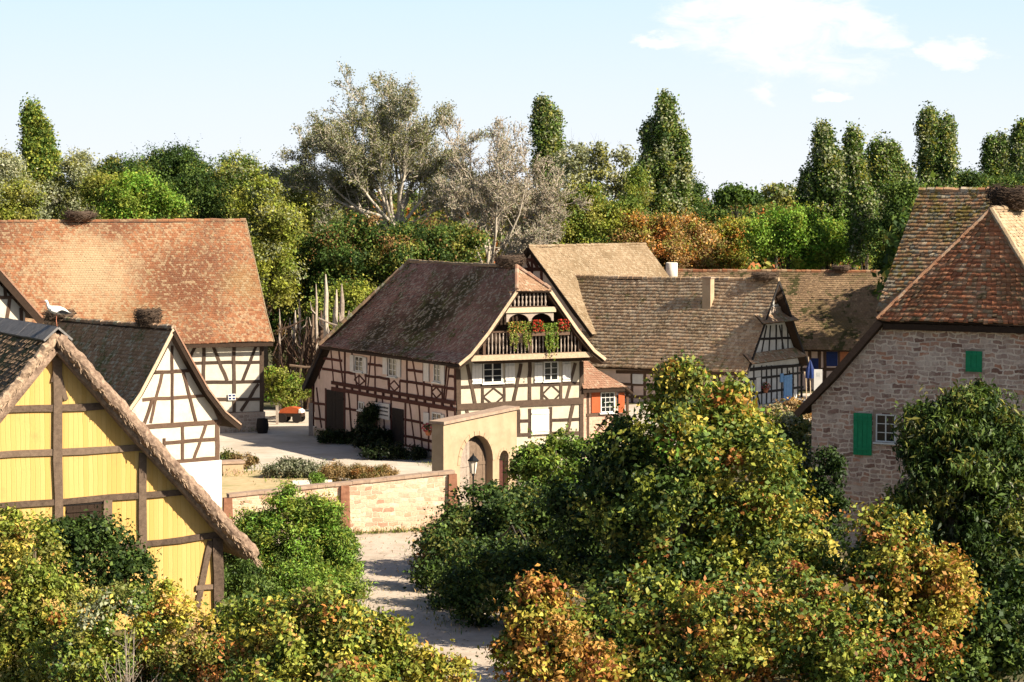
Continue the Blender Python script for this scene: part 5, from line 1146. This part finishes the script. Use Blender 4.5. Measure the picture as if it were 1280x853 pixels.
# ================================================================== trees behind the village
T2 = 'trees behind the village'
def pale_tree(name, label, bpx, Y, lobes, pal, leaf, dens, rc, rad, nl, stems, bark, tw=700, fork=.22, twm=None, inner=.35):
    bx = (bpx-640)/F*Y; o = thing(name, label, 'tree', (bx, Y, 0), 0, T2); lb = plobes(lobes, Y, bx)
    c, tips = crown(o, lb, pal, leaf, 'leaf_dull', dens, rc, name='crown', inner=inner, mixw=.5, up=.1, bumps=2, sprig=.15, gain=1.3)
    mb = MB(); top = max(l[2] for l in lb); z0 = fork*top
    mains = []
    for i in range(stems):
        l = lb[i % len(lb)]; q = np.array(l[:3])+rng.normal(0, .3, 3)*np.array(l[3:6])
        p1 = np.array([random.uniform(-.3,.3), random.uniform(-.3,.3), z0]); m1 = p1*.55+q*.45+np.array([0,0,.10*top])*(1 if abs(q[0]) > 2 else .3); m2 = p1*.2+q*.8+np.array([0,0,.04*top])
        pts = [np.array([random.uniform(-.25,.25), random.uniform(-.2,.2), 0]), p1, m1, m2, q+np.array([0,0,l[5]*.5])]
        mb.tube(pts, [rad, rad*.8, rad*.55, rad*.34, rad*.08], 8); mains.append(pts)
    allp = [p_[i]+(p_[i+1]-p_[i])*f for p_ in mains for i in range(1, 4) for f in (0,.2,.4,.6,.8)]
    arr = np.array(allp); tips = tips[rng.permutation(len(tips))[:nl]]
    for q in tips:                                  # limbs grow from the nearest lower point of a stem
        d = np.linalg.norm(arr-q, axis=1)+np.where(arr[:, 2] > q[2]-.8, 50, 0); a = arr[np.argmin(d)]
        m_ = (a+q)/2+np.array([0, 0, -.05*np.linalg.norm(q-a)])+rng.normal(0, .15, 3); k = rad*.26
        mb.tube([a, m_, q], [k, k*.62, k*.2], 5)
        for _ in range(tw//max(1, nl)):
            s_ = m_+(q-m_)*random.uniform(.1, 1); e_ = s_+(q-a)/(np.linalg.norm(q-a)+1e-6)*random.uniform(.3, .9)+rng.normal(0, .5, 3)+np.array([0,0,.2])
            mb.tube([s_, (s_+e_)/2+rng.normal(0,.06,3), e_], [k*.22, k*.16, k*.06], 4, False)
    mb.build('trunk', M[bark], o); return o
SIL = [('silver',4),('grey',4),('olive',1)]
def fan_tree(name, label, px, Y, fork, targets, r0, nk, leafn, leaf, pal, bark, lowbare=.35, tw=.03):
    """open crown: thin pale limbs fan out from a low fork and branch three times; small leaves sit on the outer twigs"""
    bx = (px-640)/F*Y; o = thing(name, label, 'tree', (bx, Y, 0), 0, T2); zf = at(px, fork, Y)[2]
    mb = MB(); LP = []; zt = max(at(t_[0], t_[1], Y)[2] for t_ in targets)
    def grow(p, q, r, lvl):
        L = np.linalg.norm(q-p); d = (q-p)/L; k = 5 if lvl == 0 else 3
        side = rng.normal(0, 1, 3); side -= d*(side@d); side /= np.linalg.norm(side)
        if lvl == 0: side = np.array([d[0], d[1], 0])*.9
        pts = [p+(q-p)*i/k+side*L*(.07 if lvl == 0 else .05)*math.sin(math.pi*i/k)+(rng.normal(0, .012*L, 3) if 0 < i < k else 0) for i in range(k+1)]
        if r > .0: mb.tube(pts, [max(r*(1-.8*i/k), tw*.5) for i in range(k+1)], 6 if lvl == 0 else 4 if lvl == 1 else 3, False)
        if lvl == 3:
            n = rng.poisson(leafn*(1.0 if pts[-1][2] > zf+(zt-zf)*lowbare else .35))
            for _ in range(n): LP.append(pts[0]+(pts[-1]-pts[0])*random.uniform(.2, 1.15)+rng.normal(0, .16, 3))
            return
        for i in range(nk[lvl]):
            f = .28+.72*(i+random.random())/nk[lvl]; a = pts[0]+(q-p)*f; s_ = min(k-1, int(f*k)); a = pts[s_]+(pts[s_+1]-pts[s_])*(f*k-s_) if f < 1 else q
            nd = d*.75+rng.normal(0, .55, 3)+np.array([0, 0, .32]); nd /= np.linalg.norm(nd)
            l2 = L*(.42 if lvl == 0 else .46 if lvl == 1 else .5)*random.uniform(.6, 1.15)*(1.15-.45*f)
            grow(a, a+nd*max(l2, .5), max(r*(1-.75*f)*.45, tw), lvl+1)
    base = np.array([0, 0, 0.]); ft = np.array([0, 0, zf])
    for (tx, ty, dY) in targets:
        q = at(tx, ty, Y+dY)-np.array([bx, Y, 0]); j = rng.normal(0, .25, 3)*np.array([1, 1, 0])
        st = ft+j+np.array([0, 0, random.uniform(-.2, .25)*zf*.5]); mb.tube([base+j*.6, base*.5+st*.5+j*.3, st], [r0*1.2, r0, r0*.85], 7, False)
        grow(st, q, r0*.85, 0)
    mb.build('trunk', M[bark], o, True)
    C = np.array(LP); C = C[C[:, 2] > .3]; n = len(C)
    cl = pick(pal, n)*rng.uniform(.75, 1.3, n)[:, None]
    leaves('crown', o, 'leaf_dull', C, rng.normal(0, 1, (n, 3))+np.array([0, 0, .2]), leaf*rng.uniform(.6, 1.3, n), .6, cl)
    return o
fan_tree('white_poplar', 'tallest broad pale poplar with white limbs and grey green leaves above the dark roof', 497, 192, 292,
  [(405,165,1),(432,150,-2),(458,132,2),(485,128,0),(512,140,-2),(540,158,2),(562,188,0),(385,205,-1),(405,242,2),(572,222,1),(590,236,-2),(372,232,0),(430,255,3),(470,185,-3),(528,195,3),(445,200,3),(500,170,1),(420,185,-4),(490,150,4)], .19, (10, 8, 6), 9, .165,
  [('silver',1),('grey',6),('olive',3)], 'pale_bark', .25)
fan_tree('white_poplar', 'pinkish grey twiggy poplar with thin leaves right of the tallest broad poplar', 612, 186, 345,
  [(565,225,0),(588,196,1),(612,186,-1),(638,194,2),(660,210,-1),(680,238,1),(694,275,0),(556,265,2),(625,220,-3),(652,250,3),(600,240,3),(688,298,-1),(575,250,-2),(702,250,2),(670,310,-3)], .16, (10, 8, 6), 4, .15,
  [('pinkish',4),('silver',1),('grey',3)], 'pale_bark', .3, .034)
pale_tree('aspen', 'thin grey green tree between the two dark green poplars', 752, 215, [(742,235,30,45,None),(770,225,20,30,None),(720,225,20,38,None),(790,250,18,34,None)], [('silver',2),('grey',3),('olive',2)], .28, .55, .8, .2, 40, 4, 'bark', 300, .2)
pale_tree('aspen', 'leaning pale tree left of the slim left dark poplar', 715, 225, [(712,200,18,22,None),(728,220,22,30,None)], [('silver',2),('grey',3)], .28, .5, .8, .18, 24, 3, 'bark', 160, .2)
PG = 'columnar poplars behind the village'
def poplar(label, px, Y, cols, pal=[('mid',3),('dark',2),('grey',2),('olive',1)], dens=1.0):
    """cols: (px, top y, bottom y, half width)"""
    lb = []
    for (x, yt, yb, w) in cols:
        h = yb-yt; lb += [(x, yt+h*.09, w*.26, h*.10), (x+random.uniform(-1,1), yt+h*.24, w*.55, h*.20), (x+random.uniform(-2,2), yt+h*.48, w*.82, h*.28), (x, yt+h*.75, w*.88, h*.28)]
    return tree('columnar_poplar', label, 'tree', PG, px, Y, lb, pal, .235, dens, .7, .3, mat='leaf_dull', stretch=1.9, nlimb=10, squash=1.0, up=.1, aspect=.7, bumps=5, gain=1.5, sprig=.45)
poplar('columnar poplar standing above the pinkish twiggy tree', 683, 232, [(678,132,250,13),(692,145,255,11)])
poplar('tallest columnar poplar, standing alone in the middle of the skyline', 830, 222, [(832,124,290,17),(814,158,290,13),(848,170,290,13)])
poplar('columnar poplar at the left of the row beside the stone house', 1028, 205, [(1028,164,320,15),(1042,195,320,14),(1010,225,315,13)])
poplar('slim columnar poplar second from the left in the row beside the stone house', 1067, 210, [(1067,172,300,11),(1060,210,310,12),(1078,205,310,9)])
poplar('columnar poplar in front of the dark trees just left of the mossy roof', 1105, 204, [(1100,184,330,13),(1114,190,330,9),(1128,212,330,9)])
poplar('short columnar poplar in the front of the row beside the stone house', 1083, 196, [(1076,232,330,11)])
poplar('double topped columnar poplar above the mossy roof', 1168, 215, [(1162,142,280,15),(1184,155,280,12)])
poplar('small double topped poplar above the nest of the stone house', 1244, 235, [(1238,182,280,9),(1252,178,280,10)])
poplar('columnar poplar cut by the right edge', 1277, 228, [(1276,160,280,13),(1290,175,280,12)])
poplar('light green columnar poplar at the far left', 46, 215, [(40,138,300,15),(56,162,300,14),(64,200,300,14)], [('yg',2),('mid',4),('olive',2)])
def bt(label, px, Y, lobes, pal, leaf=.2, dens=1.0, rc=.9, name='broadleaf_tree', group=T2, **kw):
    kw.setdefault('gain', 1.45); return tree(name, label, 'tree', group, px, Y, lobes, pal, leaf, dens, rc, .3, mat='leaf_dull', **kw)
GR = [('grey',4),('silver',1),('olive',2)]
bt('grey green willow at the left edge behind the orange roof', 8, 205, [(5,230,26,40),(22,262,30,40),(-20,240,30,50)], GR)
bt('olive yellow bush low at the left edge behind the orange roof', 18, 190, [(15,262,32,26),(-15,270,30,30)], [('yg',2),('olive',3),('grey',1)])
bt('grey green willow between the far left poplar and the dark trees', 92, 210, [(98,228,20,30),(80,255,26,34),(110,262,20,34)], GR)
DK = [('dark',5),('mid',3),('olive',.5)]
bt('dark green tree with a ragged top above the middle of the orange roof', 210, 225, [(215,215,34,30),(190,232,36,34),(242,226,28,32),(215,262,60,40)], DK)
bt('mid green tree left of the ragged dark tree', 145, 222, [(150,222,32,26),(128,244,30,36),(160,262,36,34)], [('mid',3),('dark',3),('olive',2)])
bt('bright green bush rising just behind the orange roof ridge', 175, 182, [(172,252,30,26),(200,262,24,22),(150,265,22,20)], [('bright',4),('yg',3),('mid',1)])
bt('olive green bush behind the flat nest of the orange roof', 122, 184, [(125,255,18,28),(140,250,12,22)], [('yg',2),('olive',3),('mid',2)])
bt('dark cypress shaped tree behind the right part of the orange roof', 250, 200, [(246,248,18,40),(262,258,16,36)], DK)
bt('light crowned tree above the right end of the orange roof', 290, 212, [(290,222,26,22),(310,240,26,30),(285,258,30,36)], [('yg',2),('mid',3),('olive',2),('grey',1)])
bt('yellow olive tree left of the stand of poles under the broad poplar', 345, 196, [(340,262,36,42),(322,300,32,40),(360,310,30,50)], [('yg',3),('olive',4),('mid',2)])
bt('light olive tree close behind the right verge of the orange roof', 330, 171, [(322,262,24,36),(338,290,30,40),(322,330,26,46),(345,345,26,40)], [('yg',4),('olive',4),('grey',1)])
bt('grey olive tree behind the left limbs of the broad poplar', 385, 218, [(375,250,34,34),(400,280,34,40)], [('olive',3),('grey',3),('mid',1)])
SU = [('dark',5),('olive',2),('brown',1.2),('mid',3)]
bt('dark green sumac with rusty leaf tips behind the stand of poles', 375, 178, [(375,330,42,44),(345,370,34,46),(405,375,36,44),(380,420,60,40)], SU, name='sumac')
bt('dark green sumac with rusty leaf tips under the broad poplar', 445, 176, [(440,310,46,34),(480,320,40,36),(450,360,60,48)], SU, name='sumac')
bt('dark green sumac right of the poplar trunk, over the main roof ridge', 545, 178, [(540,305,42,30),(575,312,22,28),(530,340,56,40)], SU, name='sumac')
bt('yellow green tree above the left slope of the main roof', 430, 168, [(440,385,26,34),(420,400,24,30)], [('yg',3),('olive',3),('mid',1)])
bt('olive green tree between the twiggy poplar and the tan roof', 725, 200, [(725,275,32,40),(700,295,30,34),(755,290,26,36)], [('olive',4),('yg',2),('mid',2)])
bt('slim green tree left of the tallest columnar poplar', 795, 206, [(795,255,14,40),(780,285,18,30)], [('mid',3),('olive',3),('yg',1)])
bt('small dark green tree right of the tallest columnar poplar', 862, 240, [(862,250,14,24),(858,275,18,20)], [('dark',3),('mid',2)])
BZ = [('orange',1),('brown',4),('rust',.5),('olive',3),('tanfol',1)]
bt('bronze autumn tree behind the tan roof', 815, 200, [(800,298,26,24),(830,298,26,24),(815,325,50,28)], BZ)
bt('bronze and brown autumn tree above the white round chimney', 860, 202, [(858,300,26,22),(880,312,18,22),(860,330,34,24)], BZ)
bt('yellow orange tree between the bronze trees and the bright green bush', 918, 204, [(915,305,24,26),(935,296,18,18),(905,325,26,20)], [('yellow',1),('yg',3),('orange',2),('olive',3)])
BG = [('bright',5),('mid',2),('yg',2)]
bt('bright green bush in the sun left of the columnar poplar row', 985, 198, [(985,285,30,24),(960,300,26,26),(1005,310,28,26)], BG)
bt('bright green bush behind the far barn ridge under the poplar row', 1040, 200, [(1040,300,34,24),(1068,308,28,24),(1020,322,34,20)], BG)
bt('dark green tree filling the gap left of the mossy roof', 1125, 192, [(1128,270,18,44),(1112,315,26,40),(1135,330,22,50)], DK)
bt('dark green tree behind the mossy roof ridge', 1215, 220, [(1205,235,22,18),(1180,245,26,20),(1225,242,26,18)], DK)
bt('dark green trees edge above the nest at the right edge', 1265, 222, [(1262,238,26,18),(1290,240,26,20)], DK)
bt('round topped distant tree right of the tallest columnar poplar', 922, 330, [(920,243,15,9),(905,250,14,8),(935,250,12,8)], [('dark',2),('mid',3)], .5)
bt('round topped distant tree left of the columnar poplar row', 970, 340, [(970,243,14,9),(985,250,12,7)], [('olive',3),('grey',2),('mid',2)], .5)
# trees standing behind the stone house: their shade lies on the far barn and on the grey gable
bt('tall dark tree hidden behind the stone house, shading the far barn', 1244, 180, [(1240,300,34,44,None,0),(1250,300,34,42,None,5),(1235,310,34,44,None,-5),(1215,340,40,50)], DK, .45, 1.6)
bt('dark tree hidden behind the mossy wing, shading the grey gable', 1155, 166, [(1150,330,30,60,None,0),(1150,345,30,60,None,4),(1148,345,30,60,None,-4),(1162,306,24,44,None,0),(1170,304,24,44,None,3.5),(1164,308,24,44,None,-3.5),(1140,370,26,46,None,1.5),(1140,375,26,46,None,-2)], DK, .6, 2.2, 1.0)
# ---- fallen leaves and weeds on the path, at the wall foot and round the yard
def scatter(name, label, cat, pts, size, pal, up, mat='leaf', asp=.6):
    C = np.array(pts); n = len(C); nr = rng.normal(0, .35 if up else .9, (n, 3))+np.array([0, 0, 1.6 if up else .2])
    o = leaves(name, None, mat, C, nr, size*rng.uniform(.5, 1.3, n), asp, pick(pal, n)*rng.uniform(.7, 1.2, n)[:, None], None if up else np.tile(np.array([0, 0, 1.5]), (n, 1)))
    return tag(o, label, cat, None, 'stuff')
pts = []
for _ in range(900):
    q = gnd(random.uniform(395, 640), random.triangular(655, 860, 700)); pts.append((q[0], q[1], .03+random.random()*.02))
scatter('fallen_leaves', 'fallen leaves scattered over the pale path', 'leaves', pts, .10, [('tanfol',3),('yellow',1),('orange',1),('brown',2)], True)
pts = []
def weeds(a, b, n, w, h, z=0):
    a, b = gnd(*a), gnd(*b)
    for _ in range(n):
        f = random.random(); c = a+(b-a)*f; k = random.gauss(0, 1); dense = .5+.5*math.sin(f*23)+random.random()*.4
        if dense < .5: continue
        pts.append((c[0]+random.gauss(0, w), c[1]+random.gauss(0, w)-abs(k)*w*.5, abs(random.gauss(0, h))*dense+.03))
weeds((395,672),(436,670),500,.2,.2); weeds((440,669),(533,664),900,.12,.10); weeds((533,664),(575,650),500,.3,.25); weeds((400,690),(440,760),900,.3,.25); weeds((440,760),(520,830),900,.35,.25); weeds((520,690),(560,800),700,.4,.3)
weeds((400,545),(570,590),1200,.3,.16); weeds((232,541),(330,540),600,.25,.2); weeds((280,596),(330,590),500,.4,.2); weeds((340,602),(560,606),900,.5,.12)
scatter('weeds', 'weeds and grass along the path edge and the wall feet', 'weeds', pts, .17, [('mid',3),('yg',2),('olive',2),('tanfol',2)], False, asp=.22)
# ---- the far wood: one mass
o = thing('far_wood', 'distant wood along the horizon with autumn tints', 'wood', (0, 0, 0)); o['kind'] = 'stuff'
lb = []
for Y, n_, h0, h1 in ((270, 46, 6, 10), (380, 60, 8, 12.5), (560, 70, 11, 15.5)):
    for i in range(n_):
        px = -260+(i+random.random())*1800/n_; h = random.uniform(h0, h1); r = Y*.018+1.5
        if Y == 270 and (860 < px < 1010): h = random.uniform(4, 6)
        pal = random.choice(([('dark',3),('mid',2),('olive',2)], [('dark',4),('mid',1)], [('olive',3),('mid',2),('rust',.7)], [('olive',2),('rust',1),('brown',1),('dark',2)]))
        lb.append(((px-640)/F*Y, Y+random.uniform(-12, 12), h*.5, r, r*.8, h*.5, pal))
c, _ = crown(o, lb, [('dark',1)], .85, 'leaf_dull', .75, 1.7, name='foliage', mixw=.4, gain=1.3); c['kind'] = 'stuff'
# ================================================================== light and sky
EL, SX, SY = 34.0, .885, -.465
AZ = math.atan2(SX, SY)
sd = bpy.data.lights.new('sun', 'SUN'); sd.energy = 5.0; sd.angle = R(.55); sd.color = (1.0, .89, .70)
so = bpy.data.objects.new('sun', sd); COL.objects.link(so); so.location = (60, -40, 80)
h = math.hypot(SX, SY); sv = Vector((SX/h*math.cos(R(EL)), SY/h*math.cos(R(EL)), math.sin(R(EL))))
so.rotation_euler = sv.to_track_quat('Z', 'Y').to_euler()
w = bpy.data.worlds.new('World'); SC.world = w; w.use_nodes = True; nt = w.node_tree; bg = nt.nodes['Background']
sky = N(nt, 'ShaderNodeTexSky', sky_type='NISHITA'); sky.sun_disc = False; sky.sun_elevation = R(EL); sky.sun_rotation = AZ
sky.air_density = 1.0; sky.dust_density = 1.6; sky.ozone_density = 1.2; sky.altitude = 200
bg.inputs['Strength'].default_value = SKY = .05
tc = N(nt, 'ShaderNodeTexCoord'); s = N(nt, 'ShaderNodeSeparateXYZ'); nt.links.new(tc.outputs['Generated'], s.inputs[0])
yy = mathn(nt, 'MAXIMUM', s.outputs[1], .02); U = mathn(nt, 'DIVIDE', s.outputs[0], yy); Vv = mathn(nt, 'DIVIDE', s.outputs[2], yy)
cv = N(nt, 'ShaderNodeCombineXYZ'); nt.links.new(U, cv.inputs[0]); nt.links.new(mathn(nt, 'MULTIPLY', Vv, 2.2), cv.inputs[1])
nz = noise(nt, cv.outputs[0], 34, 9, .68, .6); nz2 = noise(nt, cv.outputs[0], 14, 5, .6)
nA = noise(nt, cv.outputs[0], 26, 7, .65); nB = noise(nt, cv.outputs[0], 21.7, 7, .65)
Uw = mathn(nt, 'ADD', U, mathn(nt, 'MULTIPLY', mathn(nt, 'SUBTRACT', nA, .5), .05)); Vw = mathn(nt, 'ADD', Vv, mathn(nt, 'MULTIPLY', mathn(nt, 'SUBTRACT', nB, .5), .028))
tot = None
for (px, py, rx, ry, a) in ((970,30,150,58,1.0),(1080,45,60,30,.75),(828,46,40,13,.8),(1178,68,56,28,1.0),(1190,88,36,14,.7),(1037,125,24,12,.85),(947,118,30,14,.5),(1000,75,160,40,.55),(900,15,90,26,.8)):
    du = mathn(nt, 'DIVIDE', mathn(nt, 'SUBTRACT', Uw, (px-640)/F), rx/F); dv = mathn(nt, 'DIVIDE', mathn(nt, 'SUBTRACT', Vw, (250-py)/F), ry/F)
    e = mathn(nt, 'MULTIPLY', mathn(nt, 'SUBTRACT', 1.0, mathn(nt, 'ADD', mathn(nt, 'MULTIPLY', du, du), mathn(nt, 'MULTIPLY', dv, dv)), clamp=True), a)
    tot = e if tot is None else mathn(nt, 'MAXIMUM', tot, e)
dens = mathn(nt, 'ADD', mathn(nt, 'MULTIPLY', tot, 1.0), mathn(nt, 'MULTIPLY', mathn(nt, 'SUBTRACT', nz, .5), 3.6))
dens = mathn(nt, 'MULTIPLY', ramp(nt, [(.0, 0.0), (1.25, 1.0)], dens), ramp(nt, [(0.0, 0.0), (.45, 1.0)], tot))
zz = mathn(nt, 'MAXIMUM', s.outputs[2], 0.0)
haze = ramp(nt, [(0.0, .97), (.086, .92), (.10, .3), (.125, 0.0)], zz)
WH = 1.0/SKY
hc = ramp(nt, [(0.0, (.45, .46, .485)), (.04, (.405, .448, .488)), (.085, (.34, .43, .485)), (.2, (.25, .40, .55))], zz)
c1 = mix(nt, haze, sky.outputs[0], mix(nt, 1.0, hc, (WH, WH, WH), 'MULTIPLY'))
c2 = mix(nt, mathn(nt, 'MULTIPLY', dens, .68), c1, (.56*WH, .53*WH, .51*WH))
nt.links.new(c2, bg.inputs['Color'])
vs = SC.view_settings; vs.view_transform = 'Standard'; vs.look = 'None'; vs.exposure = 1.15; vs.gamma = 1; vs.use_curve_mapping = False
SC.cycles.use_denoising = True; SC.cycles.max_bounces = 5; SC.cycles.diffuse_bounces = 1; SC.cycles.glossy_bounces = 2; SC.cycles.transmission_bounces = 2; SC.cycles.transparent_max_bounces = 4
SC.cycles.caustics_reflective = False; SC.cycles.caustics_refractive = False; SC.render.use_persistent_data = False
